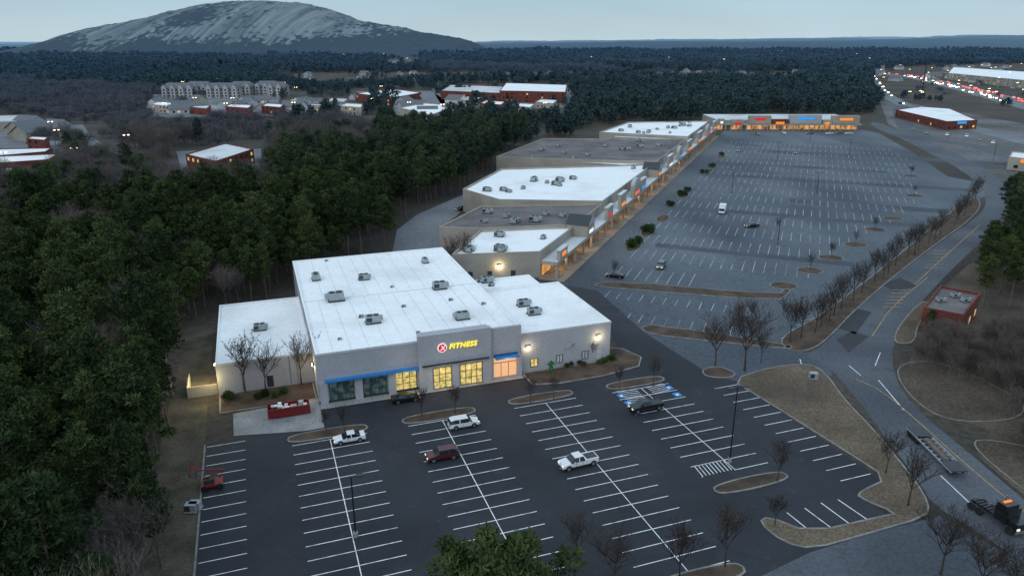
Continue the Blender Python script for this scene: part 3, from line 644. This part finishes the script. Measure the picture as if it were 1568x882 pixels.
b=MB(); b.box(-2,1.6,-1.1,1.1,.6,3.1,P_w); b.box(-3.3,-2.02,-1.0,1.0,.5,2.2,P_w); b.box(-3.34,-3.31,-.9,.9,1.3,2.1,M_glass)
for x in (-2.7,.9):
    for sg in (-1,1): b.tube((x,sg*.85,.42),(x,sg*1.1,.42),.42,.42,14,M_tyre)
o=b.obj("box_van"); g=gp(1106,326); o.location=(g[0],g[1],.03); o.rotation_euler=(0,0,1.2)
hw=[gp(u,v) for u,v in ((1335,112),(1400,118),(1470,134),(1568,160))]
def tail(name,x,y,rot,rear):
    o=link(name,cm[random.choice([('sedan','g'),('suv','g'),('suv','w'),('sedan','k')])],(x,y,.06),rot,1.15)
    bb=MB(); m=M_tail if rear else M_headb
    for sg in (-.6,.6): bb.box(2.4 if rear else -2.5,2.5 if rear else -2.4,sg-.3,sg+.3,.65,1.05,m)
    c=bb.obj("lamps",o)
for i in range(100):
    t=random.random()**.8*2.95; k=int(t); f=t-k; a,c=hw[k],hw[k+1]
    x=a[0]+(c[0]-a[0])*f; y=a[1]+(c[1]-a[1])*f; d=Vector((c[0]-a[0],c[1]-a[1])).normalized(); off=random.choice((-12,-8,-4,4,8,12)); n=Vector((-d.y,d.x))
    # the road runs towards the viewer along +d; a car's rear end is its local +x
    away=off>0
    tail("car",x+n.x*off,y+n.y*off,math.atan2(d.y,d.x) if away else math.atan2(-d.y,-d.x),away)
for u,v in ((1345,128),(1352,140),(1340,122),(1362,148),(1350,134),(1337,118),(1380,160),(1410,170),(1334,114),(1347,145),(1357,143)):
    g=gp(u,v); tail("car",g[0],g[1],1.9,False)
def flatbed():
    b=MB(); L_=12.5
    for y in (-.55,.55): b.box(-L_/2,L_/2,y-.1,y+.1,.85,1.1,M_metald)
    for i in range(12):
        x=-L_/2+.3+i*(L_-.6)/11; b.box(x-.06,x+.06,-1.22,1.22,.9,1.05,M_metal)
    for y in (-1.2,1.2): b.box(-L_/2,L_/2,y-.06,y+.06,.95,1.15,M_metal)
    b.box(-L_/2,-L_/2+3,-1.2,1.2,1.152,1.22,M_metald); b.box(3.6,L_/2,-1.2,1.2,1.152,1.25,M_metald)
    b.box(-2.9,3.0,-.35,.35,1.102,1.16,plain("timber_deck",(.16,.11,.08),.9))
    for x in (-5.4,-4.3,-3.2):
        for y in (-1,1): b.tube((x,y-.2,.48),(x,y+.2,.48),.48,.48,14,M_tyre)
    b.box(4.6,4.8,-.8,.8,.1,.9,M_metald); b.box(-L_/2-.03,-L_/2,-1.1,1.1,.8,.95,M_taild)
    return b
o=flatbed().obj("flatbed_trailer"); a=Vector(gp(1402,668)); c=Vector(gp(1462,728)); mid=(a+c)/2; d=c-a
o.location=(mid.x,mid.y,.04); o.rotation_euler=(0,0,math.atan2(d.y,d.x))
b=MB(); b.box(-3.5,2.6,-.5,.5,.75,1.0,M_black); b.box(.2,1.9,-1.15,1.15,1.0,2.9,P_k); b.box(1.903,3.3,-.85,.85,.9,1.75,P_k); b.box(1.9,1.93,-1,1,1.8,2.6,M_glass)
b.box(.5,1.6,-1.17,1.17,1.9,2.5,M_glass); b.box(.3,1.6,-1.0,1.0,2.9,3.3,P_k); b.box(3.3,3.4,-1.1,1.1,.5,.85,M_rim)
for x in (-2.9,-1.7,2.5):
    for y in (-1,1): b.tube((x,y-.2,.5),(x,y+.2,.5),.5,.5,14,M_tyre)
for y in (-.75,.75): b.tube((.0,y,1),(.0,y,3.6),.09,.09,8,M_rim); b.box(3.28,3.42,y-.2,y+.2,1.0,1.25,M_head)
b.box(.6,.9,-.6,.6,3.31,3.45,M_so)
for i in range(5): b.box(-3.2+i*.5,-3.0+i*.5,-.6,.6,1.0,1.12,M_metald)
o=b.obj("semi_truck"); a=Vector(gp(1492,775)); c=Vector(gp(1562,821)); mid=(a+c)/2; d=c-a; o.location=(mid.x,mid.y,.04); o.rotation_euler=(0,0,math.atan2(d.y,d.x))
b=MB()
for a_ in ((-3.3,3.3,-1.15,-1.05,.2,1.6),(-3.3,3.3,1.05,1.15,.2,1.6),(-3.3,-3.2,-1.049,1.049,.2,1.6),(3.2,3.3,-1.049,1.049,.2,1.6),(-3.199,3.199,-1.049,1.049,.2,.3)): b.box(*a_,M_red)
for i in range(9): b.box(-3.1+i*.76,-3.0+i*.76,-1.22,-1.151,.25,1.55,M_red)
b.box(-3.35,3.35,-1.24,-1.04,1.601,1.7,M_red); b.box(-3.35,3.35,1.04,1.24,1.601,1.7,M_red)
for i in range(34):
    x=random.uniform(-2.9,2.6);y=random.uniform(-.9,.6);z=random.uniform(.9,1.6); b.box(x,x+random.uniform(.3,.9),y,y+random.uniform(.2,.5),z,z+random.uniform(.1,.5),random.choice([M_roofg,M_roof,M_wall2,M_metald]))
o=b.obj("dumpster"); o.location=site(-5,-1.6,.09); o.rotation_euler=(0,0,A)
b=MB(); b.box(-1.4,1.4,-1,1,.5,.8,M_red); 
for x in (-1,1):
    for y in (-1,1): b.tube((x,y-.18,.42),(x,y+.18,.42),.42,.42,12,M_tyre)
b.box(-1.0,.3,-.6,.6,.8,1.4,M_metald); b.tube((-1,0,1.4),(1.8,0,2.3),.14,.12,8,M_red); b.tube((1.8,0,2.3),(-1.6,0,2.9),.11,.10,8,M_red)
for k in range(5):
    x=-1+k*.55; b.tube((x,.5,1.2+k*.1),(x+.5,-.5,2.0),.03,.03,5,M_metal)
for x in (-2.6,-1.7):
    for y in (-.8,.8): b.tube((x,y,2.4),(x,y,3.5),.05,.05,6,M_red)
b.box(-2.65,-1.65,-.85,.85,2.35,2.42,M_metald)
for z in (2.95,3.5):
    b.tube((-2.6,-.8,z),(-2.6,.8,z),.05,.05,6,M_red); b.tube((-1.7,-.8,z),(-1.7,.8,z),.05,.05,6,M_red); b.tube((-2.6,-.8,z),(-1.7,-.8,z),.05,.05,6,M_red); b.tube((-2.6,.8,z),(-1.7,.8,z),.05,.05,6,M_red)
o=b.obj("boom_lift"); g=gp(326,745); o.location=(g[0],g[1],.05); o.rotation_euler=(0,0,A)
def lamp_post(u,v,h,heads=2,name="street_lamp",lit=False):
    g=gp(u,v); b=MB(); b.tube((0,0,0),(0,0,.7),.3,.3,12,M_conc); b.tube((0,0,.7),(0,0,h),.11,.08,8,M_black)
    for k in range(heads):
        sg=-1 if k else 1
        b.tube((0,0,h-.1),(sg*.8,0,h),.04,.04,6,M_black); b.box(min(sg*.6,sg*1.5),max(sg*.6,sg*1.5),-.3,.3,h-.05,h+.12,M_lamp if lit else M_metald)
    o=b.obj(name); o.location=(g[0],g[1],.05); o.rotation_euler=(0,0,A)
lamp_post(1117,708,12); lamp_post(545,822,8.5,1)
for u,v in ((1190,245),(1250,300),(1120,300),(1300,240),(1190,380),(1240,220),(1520,250)): lamp_post(u,v,9)
random.seed(5)
for _ in range(34): lamp_post(random.uniform(1345,1568),random.uniform(104,160),10,lit=True)
for _ in range(16): lamp_post(random.uniform(230,880),random.uniform(130,178),9,lit=True)
for _ in range(5): lamp_post(random.uniform(0,200),random.uniform(190,270),9,lit=True)
for _ in range(10): lamp_post(random.uniform(500,1330),random.uniform(84,110),22,lit=True)
g=gp(1412,140); b=MB(); b.tube((0,0,0),(0,0,45),.9,.6,8,M_metald); o=b.obj("high_mast_pole"); o.location=(g[0],g[1],0)
for u,v in ((1245,580),(300,780),(294,783)):
    b=MB(); b.box(-.8,.8,-.6,.6,0,.12,M_conc); b.box(-.7,.7,-.5,.5,.12,1.1,M_metal); b.box(-.72,.0,-.52,-.5,.2,1.0,M_metald); o=b.obj("utility_box"); g=gp(u,v); o.location=(g[0],g[1],.14)
# ---------------------------------------------------------------- trees
def leaves(b,C,R,n,size,m,flat=.7,thin=.35):
    C=np.array(C);d=rng.normal(size=(n,3)); d/=np.linalg.norm(d,axis=1)[:,None]
    r=R*rng.random(n)**.45; p=C+d*r[:,None]*np.array([1,1,flat])
    a=d*.7+rng.normal(size=(n,3))*.6+np.array([0,0,.35]); a/=np.linalg.norm(a,axis=1)[:,None]
    c=np.cross(a,rng.normal(size=(n,3))); c/=np.linalg.norm(c,axis=1)[:,None]
    s=size*(.6+.8*rng.random(n))[:,None]; k=b.mi(m); n0=len(b.v)
    q=np.stack([p-c*s*thin*.5,p+c*s*thin*.5,p+a*s+c*s*thin*.3,p+a*s-c*s*thin*.3],1).reshape(-1,3)
    b.v+= list(map(tuple,q)); b.f+=[(n0+4*i,n0+4*i+1,n0+4*i+2,n0+4*i+3) for i in range(n)]; b.m+=[k]*n
def pine_mesh(name,h=20,R=3.6,dens=1.0,size=.42,cb=.42,nb=36,thin=.5,cr=(.75,1.3)):
    b=MB(); lean=random.uniform(-.4,.4)
    pts=[(lean*(z/h)**2,.3*math.sin(z*.3)*.5,z) for z in np.linspace(0,h*.97,7)]
    for i in range(6): b.tube(pts[i],pts[i+1],.26*(1-i/6.5),.26*(1-(i+1)/6.5),7,M_bark,False)
    for i in range(nb):
        u=(i+random.random())/nb; z=h*(cb+(1-cb)*u); rr=R*math.sqrt(max(.03,1-((u-.35)/.68)**2))*random.uniform(.45,1.12)
        az=i*2.4+random.uniform(-.5,.5); e=(lean*(z/h)**2+rr*math.cos(az),rr*math.sin(az),z+rr*.15+random.uniform(-.4,.5))
        b.tube((lean*(z/h)**2,0,z-.5),e,.06,.02,3,M_bark,False)
        leaves(b,e,random.uniform(*cr),int(85*dens),size,M_pine,.55,thin)
        if rr>1.6: leaves(b,(e[0]*.55,e[1]*.55,z+.1),random.uniform(.7,1.1),int(45*dens),size,M_pine,.6,thin)
    leaves(b,(lean,0,h*.98),.9,int(80*dens),size,M_pine,1,thin)
    return b.mesh(name)
def bare_mesh(name,h=14,spread=.6,levels=4,seed=0,trunk=.22,up=.35,twn=2,tw=.012,mat=None):
    random.seed(seed); b=MB(); mat=mat or M_twig
    def grow(p,d,Ln,r,lv):
        segs=3 if lv==0 else 2; q=p
        for i in range(segs):
            j=.05 if lv==0 else .2
            d2=(d+Vector((random.uniform(-j,j),random.uniform(-j,j),.03))).normalized(); e=q+d2*Ln/segs
            b.tube(q,e,max(.014,r*(1-i*.25)),max(.012,r*(1-(i+1)*.25)),5 if lv==0 else 3,mat,False)
            if lv<levels and (i>0 or lv>0):
                a0=random.uniform(0,6.28); K=3 if lv<2 else 2
                for k in range(K):
                    a=a0+k*6.283/K+random.uniform(-.4,.4); o=Vector((math.cos(a),math.sin(a),0)); nd=(d2*(1-spread*.5)+o*spread*random.uniform(.7,1.2)+Vector((0,0,up))).normalized()
                    grow(e,nd,Ln*random.uniform(.5,.75),r*.52,lv+1)
            if lv==levels:
                for k in range(twn):
                    t=(Vector((random.uniform(-1,1),random.uniform(-1,1),random.uniform(-.2,1)))+d2).normalized(); l=random.uniform(.4,.9)*h/14
                    s=t.orthogonal().normalized()*tw
                    b.face([e-s,e+s,e+t*l],mat)
            q=e; d=d2
    grow(Vector((0,0,0)),Vector((0,0,1)),h*.42,trunk,0)
    return b.mesh(name)
def coll(name,meshes):
    c=bpy.data.collections.new(name)
    for i,m in enumerate(meshes): c.objects.link(bpy.data.objects.new(m.name,m))
    return c
pines=[pine_mesh("pine_var",random.uniform(17,22),random.uniform(2.6,4.1)) for _ in range(6)]
bares=[bare_mesh("bare_var",random.Random(i).uniform(13,17),.6,4,i+3,.2,.3,3,.022) for i in range(5)]
lot_bares=[bare_mesh("lot_tree_var",7.5,.58,3,i+40,.12,.42,5,.022,M_twigd) for i in range(5)]
wide_bares=[bare_mesh("wide_tree_var",11,.7,4,i+60,.2,.28,2,.016,M_twigd) for i in range(3)]
random.seed(11)
farp=[];farb=[]
for k in range(5):
    b=MB()
    for i in range(7):
        x,y=random.uniform(-11,11),random.uniform(-11,11);h=random.uniform(8,15)
        b.tube((x,y,0),(x,y,h*.8),.25,.12,4,M_bark,False)
        for z in np.linspace(h*.4,h,4): leaves(b,(x+random.uniform(-1,1),y+random.uniform(-1,1),z),3.6*math.sqrt(max(.12,1.25-z/h)),34,1.5,M_pinef,.7,.6)
    farp.append(b.mesh("far_pine_clump"))
    b=MB()
    for i in range(7):
        x,y=random.uniform(-11,11),random.uniform(-11,11);h=random.uniform(8,13)
        b.tube((x,y,0),(x,y,h*.7),.2,.1,4,M_baref,False)
        leaves(b,(x,y,h*.62),4.2,180,2.2,M_baref,.85,.09)
    farb.append(b.mesh("far_bare_clump"))
C_p=coll("pine_variants",pines);C_b=coll("bare_variants",bares);C_fp=coll("far_pine_variants",farp);C_fb=coll("far_bare_variants",farb)
def scatter(name,pts,c,tilt=.04):
    if not pts: return
    me=bpy.data.meshes.new(name); me.from_pydata([p[:3] for p in pts],[],[]); at=me.attributes.new("sc",'FLOAT','POINT'); at.data.foreach_set('value',[p[3] for p in pts])
    o=bpy.data.objects.new(name,me); scene.collection.objects.link(o)
    ng=bpy.data.node_groups.new(name,'GeometryNodeTree'); ng.interface.new_socket("Geometry",in_out='INPUT',socket_type='NodeSocketGeometry'); ng.interface.new_socket("Geometry",in_out='OUTPUT',socket_type='NodeSocketGeometry')
    N=ng.nodes.new; gi=N('NodeGroupInput');go=N('NodeGroupOutput');ip=N('GeometryNodeInstanceOnPoints');ci=N('GeometryNodeCollectionInfo')
    ci.inputs['Collection'].default_value=c; ci.inputs['Separate Children'].default_value=True; ci.inputs['Reset Children'].default_value=True
    rv=N('FunctionNodeRandomValue'); rv.data_type='FLOAT_VECTOR'; rv.inputs[0].default_value=(-tilt,-tilt,0); rv.inputs[1].default_value=(tilt,tilt,6.283)
    ri=N('FunctionNodeRandomValue'); ri.data_type='INT'; ri.inputs[4].default_value=0; ri.inputs[5].default_value=len(c.objects)-1; ri.inputs['Seed'].default_value=5
    na=N('GeometryNodeInputNamedAttribute'); na.data_type='FLOAT'; na.inputs['Name'].default_value="sc"
    K=ng.links.new; K(gi.outputs[0],ip.inputs['Points']);K(ci.outputs[0],ip.inputs['Instance']);ip.inputs['Pick Instance'].default_value=True
    K(ri.outputs[2],ip.inputs['Instance Index']);K(rv.outputs[0],ip.inputs['Rotation']);K(na.outputs['Attribute'],ip.inputs['Scale']);K(ip.outputs[0],go.inputs[0])
    md=o.modifiers.new("scatter",'NODES'); md.node_group=ng
    return o
DEV=[(244,1400),(266,900),(272,780),(276,700),(284,660),(266,600),(298,560),(314,500),(440,446),(560,402),(603,384),(604,348),(638,324),(702,296),(720,284),(765,252),(775,234),(830,212),(912,199),(925,186),(1100,184),(1110,176),(1325,176),(1335,165),(1322,110),(1420,100),(1640,96),(3000,90),(3000,1400)]
CLR=[[(225,190),(240,136),(440,136),(530,150),(530,186),(440,190)],[(530,190),(540,136),(650,136),(715,155),(700,200),(600,200)],[(660,180),(665,128),(885,128),(880,180),(770,186)],[(-60,310),(-60,178),(95,180),(115,200),(100,262),(80,300)],[(100,185),(128,190),(200,228),(260,262),(235,290),(180,270),(105,225)],[(256,300),(268,226),(405,220),(418,282),(340,305)],[(580,106),(585,88),(645,88),(650,106)],[(430,132),(440,112),(900,110),(905,124),(700,126)],[(950,126),(955,110),(1260,110),(1260,126)]]
def noise2(x,y): return math.sin(x*.013+1.3)*math.cos(y*.011)+.6*math.sin(x*.031+y*.027)+.4*math.sin(x*.07-y*.05)
near_p=[];near_b=[];far_p=[];far_b=[]
step=5.0; y=24
while y<430:
    xm=.8*y+70; x=-xm
    while x<xm*.75:
        X=x+random.uniform(-2.4,2.4);Y=y+random.uniform(-2.4,2.4)
        u,v=proj(X,Y)
        if not inpoly(u,v,DEV) and Y<430 and not any(inpoly(u,v,c) for c in CLR):
            nz=noise2(X,Y)
            bareish = (v<350 and u<430 and nz>-1.1) or (v<310 and u<580 and nz>-.6) or (nz>.8) or random.random()<.10
            edge=inpoly(u+ (14 if v<470 else 40),v,DEV)
            if edge: bareish= v>470 and random.random()<.45
            if bareish:
                if random.random()<.6: near_b.append((X,Y,0,random.uniform(.65,1.1)))
                elif random.random()<.25: near_p.append((X,Y,0,random.uniform(.5,.9)))
            elif random.random()<.88: near_p.append((X,Y,0,random.uniform(.6,1.12)))
        x+=step
    y+=step
y=425
while y<3900:
    st=15.5+(y-425)*.0066; xm=.78*y+150; x=-xm
    while x<xm:
        X=x+random.uniform(-.48,.48)*st;Y=y+random.uniform(-.48,.48)*st; u,v=proj(X,Y)
        if not inpoly(u,v,DEV) and (not any(inpoly(u,v,c) for c in CLR) or random.random()<.06):
            if -60<u<1630:
                nz=noise2(X*.35,Y*.35); hv=.95+.22*math.sin(X*.012+Y*.004)*math.cos(Y*.009-X*.003); s=random.uniform(.75,1.25)*(1+(y-425)/8500)*hv
                if u<900 and v>115: s*=.82
                if (u<620 and v>140 and nz>-.7) or nz>.55: far_b.append((X,Y,0,s))
                else: far_p.append((X,Y,0,s))
        x+=st
    y+=st
scatter("pine_forest",near_p,C_p); scatter("bare_woodland",near_b,C_b); scatter("distant_pine_trees",far_p,C_fp); scatter("distant_bare_trees",far_b,C_fb)
pts=[];ptb=[]
for _ in range(260):
    u=random.uniform(1330,1640);v=random.uniform(100,300)
    X,Y=gp(u,v)
    if random.random()<.5: 
        if v<150 : ptb.append((X,Y,0,random.uniform(.3,.5)))
    ok=(v<106) or (u>1500 and 160<v<172) or (1380<u<1480 and 148<v<158)
    if ok: pts.append((X,Y,0,.5))
scatter("distant_pine_trees",pts,C_fp); scatter("roadside_bare_trees",ptb[:40],C_fb)
def tree(lst,u,v,sc,name="bare_tree"):
    g=gp(u,v); link(name,random.choice(lst),(g[0],g[1],.1),random.uniform(0,6.28),sc)
for u,v,s in ((376,602,1.5),(408,604,1.45),(462,590,1.4),(646,638,.7),(697,634,.7),(528,662,.65),(500,660,.5),(812,618,.7),(848,612,.7),(948,596,.6),(1000,590,.8),(822,562,.8),(865,558,.7),(906,553,.6),(1190,738,.9),(1110,868,1.2),(1040,890,1.1),(885,868,1.1),(1390,775,1.2),(1356,725,1.0),(1186,805,.7),(712,420,1.5),(693,418,1.3),(1165,556,.9)): tree(lot_bares,u,v,s)
for u,v,s in ((1095,560,.95),(1140,568,1.3),(1440,880,.85),(1498,915,.8),(1545,935,.8),(940,905,.8)): tree(wide_bares,u,v,s)
mp_=[(1212,526),(1228,518),(1246,510),(1257,500),(1268,492),(1278,484),(1288,476),(1305,462),(1322,448),(1340,432),(1349,427),(1358,420),(1374,408),(1390,396),(1399,390),(1408,384),(1424,372),(1433,366),(1442,360),(1458,346),(1466,338),(1474,332),(1486,318),(1492,306)]
for u,v in mp_: tree(lot_bares,u+random.uniform(-3,3),v+random.uniform(-2,2),random.uniform(1.0,1.4))
for u,v in ((1272,395),(1240,415),(1310,375),(1340,352),(1130,490),(1400,300),(1395,270),(1190,355),(940,428),(1130,500),(1150,494)): tree(lot_bares,u,v,random.uniform(.5,.8))
for u,v,s in ((1515,455,.62),(1545,470,.7),(1568,455,.75),(1600,470,.8),(1505,435,.5),(1540,435,.6),(1575,420,.7),(1550,400,.6),(1530,450,.65),(1585,440,.8),(1420,520,.32)): tree(pines,u,v,s,"pine_tree")
bigp=pine_mesh("near_pine",19.3,6.3,2.6,.36,.58,nb=78,thin=.5,cr=(.9,1.6)); link("pine_tree",bigp,(-1.0,47.5,0),.3,1.0)
pb=[];pp=[]
for _ in range(480):
    u=random.uniform(1400,1700);v=random.uniform(530,770)
    if inpoly(u,v,[(1400,540),(1440,530),(1700,500),(1700,770),(1570,700),(1545,650),(1568,625),(1450,580),(1400,575)]): X,Y=gp(u,v); pb.append((X,Y,0,random.uniform(.28,.55)))
for _ in range(80):
    u=random.uniform(1490,1700);v=random.uniform(330,470)
    if u-1490>(470-v)*.3: X,Y=gp(u,v); (pp if random.random()<.6 else pb).append((X,Y,0,random.uniform(.5,.75)))
scatter("bare_thicket",pb,C_b); scatter("pine_stand",pp,C_p)
def shrub_mesh(n):
    b=MB()
    for i in range(n): leaves(b,(random.uniform(-1.2,1.2),random.uniform(-.7,.7),.6),.7,260,.22,M_shrub,.8,.5)
    return b.mesh("shrub_var")
shr=[shrub_mesh(3) for _ in range(3)]
for u,v,s in ((970,378,1.9),(975,372,1.5),(990,357,1.8),(995,352,1.4),(1028,315,1.5),(1045,300,1.8),(1052,293,1.4),(1078,266,1.5),(1090,256,1.5),(1105,238,1.4),(935,552,.9),(920,556,.8),(870,562,.7),(890,560,.7),(1420,528,1.6),(1440,532,1.8),(1462,536,1.8),(1485,540,1.8),(430,606,1),(400,608,1),(350,610,1)):
    g=gp(u,v); link("shrub",random.choice(shr),(g[0],g[1],.1),random.uniform(0,6),s)
for u,v in ((970,378),(992,356),(1046,300),(1085,262),(1105,240),(1015,335)):
    g=gp(u,v); P=[(2.2*math.cos(a),6*math.sin(a)) for a in np.linspace(0,6.283,17)[:-1]]
    P=[(g[0]+x*math.cos(-B)-y*math.sin(-B),g[1]+x*math.sin(-B)+y*math.cos(-B)) for x,y in P]
    island("parking_island",P,M_mulch,0,h=.14)
for u,v in ((1272,395),(1240,415),(1310,375),(1340,352),(1368,335),(1200,438),(1400,300),(1395,270)):
    g=gp(u,v); P=[(g[0]+3.5*math.cos(a),g[1]+3*math.sin(a)) for a in np.linspace(0,6.283,13)[:-1]]; island("parking_island",P,M_mulch,0,h=.14)
# ---------------------------------------------------------------- mountain & hills
def hash2(x,y,s=0): return (math.sin(x*12.9898+y*78.233+s*37.7)*43758.5453)%1
def vn(x,y,s=0):
    ix,iy=math.floor(x),math.floor(y);fx,fy=x-ix,y-iy;fx=fx*fx*(3-2*fx);fy=fy*fy*(3-2*fy)
    a=hash2(ix,iy,s);b_=hash2(ix+1,iy,s);c=hash2(ix,iy+1,s);d=hash2(ix+1,iy+1,s)
    return a+(b_-a)*fx+(c-a)*fy+(a-b_-c+d)*fx*fy
YM=3600
prof=[(60,104),(95,98),(135,80),(170,66),(200,50),(222,37),(260,29),(300,19),(345,8),(390,3),(470,6),(500,13),(540,29),(600,41),(660,51),(715,62),(750,80),(800,104)]
PX=[];PZ=[]
for u,v in prof:
    y_=(v-441)/F; Z=CH-YM*(sT+y_*cT)/(cT-y_*sT); zc=YM*cT+(CH-Z)*sT; PX.append((u-784)/F*zc); PZ.append(max(0,Z))
xs=np.linspace(PX[0]-50,PX[-1]+50,340); ys=np.linspace(2450,4700,130)
V=[];Fc=[]
for j,yy in enumerate(ys):
    for x_ in xs:
        hgt=float(np.interp(x_,PX,PZ)); d=(yy-YM)/1050; k=max(0,1-abs(d)**2.1)
        z=hgt*k; z+= (vn(x_*.012,yy*.003,1)-.5)*14*k*min(1,hgt/60)+(vn(x_*.035,yy*.012,2)-.5)*8*k-2+ (vn(x_*.09,yy*.09,3)-.5)*6*k
        V.append((x_,yy,z))
nx=len(xs)
for j in range(len(ys)-1):
    for i in range(nx-1): a=j*nx+i; Fc.append((a,a+1,a+nx+1,a+nx))
me=bpy.data.meshes.new("mountain"); me.from_pydata(V,[],Fc)
m,bs=base_mat("granite",.95,spec=.1); nt=m.node_tree; L=nt.links.new
geo=nn(nt,'ShaderNodeNewGeometry'); sp=nn(nt,'ShaderNodeSeparateXYZ'); L(geo.outputs['Position'],sp.inputs[0])
def nz(scale,vec,det=5):
    mp=nn(nt,'ShaderNodeMapping'); mp.inputs['Scale'].default_value=vec; L(geo.outputs['Position'],mp.inputs[0]); n=nn(nt,'ShaderNodeTexNoise'); n.inputs['Scale'].default_value=scale; n.inputs['Detail'].default_value=det; L(mp.outputs[0],n.inputs['Vector']); return n
st1=nz(.05,(1,.03,.05),7); st2=nz(.0045,(1,.5,2)); st3=nz(.05,(1,.3,1.2),9)
mr=nn(nt,'ShaderNodeMapRange'); mr.inputs[1].default_value=.34; mr.inputs[2].default_value=.66; L(st1.outputs['Fac'],mr.inputs[0])
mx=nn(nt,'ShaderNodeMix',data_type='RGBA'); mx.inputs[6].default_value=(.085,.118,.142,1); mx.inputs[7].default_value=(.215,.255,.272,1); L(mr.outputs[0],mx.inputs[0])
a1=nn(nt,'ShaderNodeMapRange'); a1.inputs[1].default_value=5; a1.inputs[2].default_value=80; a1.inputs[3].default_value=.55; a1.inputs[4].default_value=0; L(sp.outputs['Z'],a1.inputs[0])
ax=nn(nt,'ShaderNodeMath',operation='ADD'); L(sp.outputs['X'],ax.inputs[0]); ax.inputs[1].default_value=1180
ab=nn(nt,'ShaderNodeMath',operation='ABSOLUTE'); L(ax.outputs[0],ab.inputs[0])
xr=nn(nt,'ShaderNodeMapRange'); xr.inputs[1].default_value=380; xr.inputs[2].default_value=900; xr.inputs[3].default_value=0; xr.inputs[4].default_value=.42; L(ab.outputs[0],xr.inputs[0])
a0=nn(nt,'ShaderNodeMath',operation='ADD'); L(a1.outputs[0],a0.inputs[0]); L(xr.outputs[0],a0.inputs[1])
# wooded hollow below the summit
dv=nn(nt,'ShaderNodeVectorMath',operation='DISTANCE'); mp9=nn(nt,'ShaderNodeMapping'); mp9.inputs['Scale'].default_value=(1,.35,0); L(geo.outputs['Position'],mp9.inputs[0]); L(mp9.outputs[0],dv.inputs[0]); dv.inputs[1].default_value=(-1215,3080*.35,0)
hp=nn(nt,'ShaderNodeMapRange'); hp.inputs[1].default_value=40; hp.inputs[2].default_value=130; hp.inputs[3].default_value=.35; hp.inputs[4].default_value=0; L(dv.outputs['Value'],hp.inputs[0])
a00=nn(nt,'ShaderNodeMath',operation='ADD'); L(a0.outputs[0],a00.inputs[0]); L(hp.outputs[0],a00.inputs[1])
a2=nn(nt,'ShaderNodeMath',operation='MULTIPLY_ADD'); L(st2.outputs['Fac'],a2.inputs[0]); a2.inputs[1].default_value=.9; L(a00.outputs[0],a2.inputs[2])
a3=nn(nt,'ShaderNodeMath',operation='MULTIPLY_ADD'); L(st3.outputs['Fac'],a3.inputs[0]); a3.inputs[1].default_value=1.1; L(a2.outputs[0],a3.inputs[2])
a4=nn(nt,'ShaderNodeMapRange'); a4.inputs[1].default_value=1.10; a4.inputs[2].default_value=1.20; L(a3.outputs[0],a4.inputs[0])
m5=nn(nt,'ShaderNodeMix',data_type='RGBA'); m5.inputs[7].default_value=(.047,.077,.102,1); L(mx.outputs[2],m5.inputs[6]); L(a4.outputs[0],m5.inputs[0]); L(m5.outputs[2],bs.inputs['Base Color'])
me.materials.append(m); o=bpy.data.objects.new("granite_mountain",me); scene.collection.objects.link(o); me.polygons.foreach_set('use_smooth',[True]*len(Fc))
xs=np.linspace(-9000,9000,300); ys=np.linspace(3300,11500,80); V=[];Fc=[]
for yy in ys:
    for x_ in xs:
        k=min(1,(yy-3300)/1500); r=max(0,min(1,(x_/yy+.1)/.8))
        z=k*((vn(x_*.0011,yy*.0012,5)*30)+ (8+85*r*(.4+.6*vn(x_*.0007+3,yy*.0016,6)))+(vn(x_*.02,yy*.01,7))*11)*(.55+.45*min(1,yy/8000)) -3*(1-k)
        V.append((x_,yy,z+ (0 if k>.02 else -4)))
nx=len(xs)
for j in range(len(ys)-1):
    for i in range(nx-1): a=j*nx+i; Fc.append((a,a+1,a+nx+1,a+nx))
me=bpy.data.meshes.new("hills"); me.from_pydata(V,[],Fc)
m,bs=base_mat("haze_tinted_forest",.95,spec=.05); nt=m.node_tree; L=nt.links.new
geo=nn(nt,'ShaderNodeNewGeometry'); n=nn(nt,'ShaderNodeTexNoise'); n.inputs['Scale'].default_value=.012; n.inputs['Detail'].default_value=8; L(geo.outputs['Position'],n.inputs['Vector'])
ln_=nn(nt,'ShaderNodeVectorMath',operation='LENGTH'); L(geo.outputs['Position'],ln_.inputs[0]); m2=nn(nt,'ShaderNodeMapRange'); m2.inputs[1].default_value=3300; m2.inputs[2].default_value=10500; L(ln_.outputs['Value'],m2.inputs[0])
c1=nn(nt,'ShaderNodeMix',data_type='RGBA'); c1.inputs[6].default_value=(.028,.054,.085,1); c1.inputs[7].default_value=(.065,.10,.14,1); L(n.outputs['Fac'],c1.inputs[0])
c2=nn(nt,'ShaderNodeMix',data_type='RGBA'); c2.inputs[7].default_value=(.21,.33,.43,1); L(c1.outputs[2],c2.inputs[6]); L(m2.outputs[0],c2.inputs[0]); L(c2.outputs[2],bs.inputs['Base Color'])  # distance haze painted into the hill colour as a paler blue
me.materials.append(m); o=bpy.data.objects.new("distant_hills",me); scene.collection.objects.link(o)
print("pts",len(near_p),len(near_b),len(far_p),len(far_b))
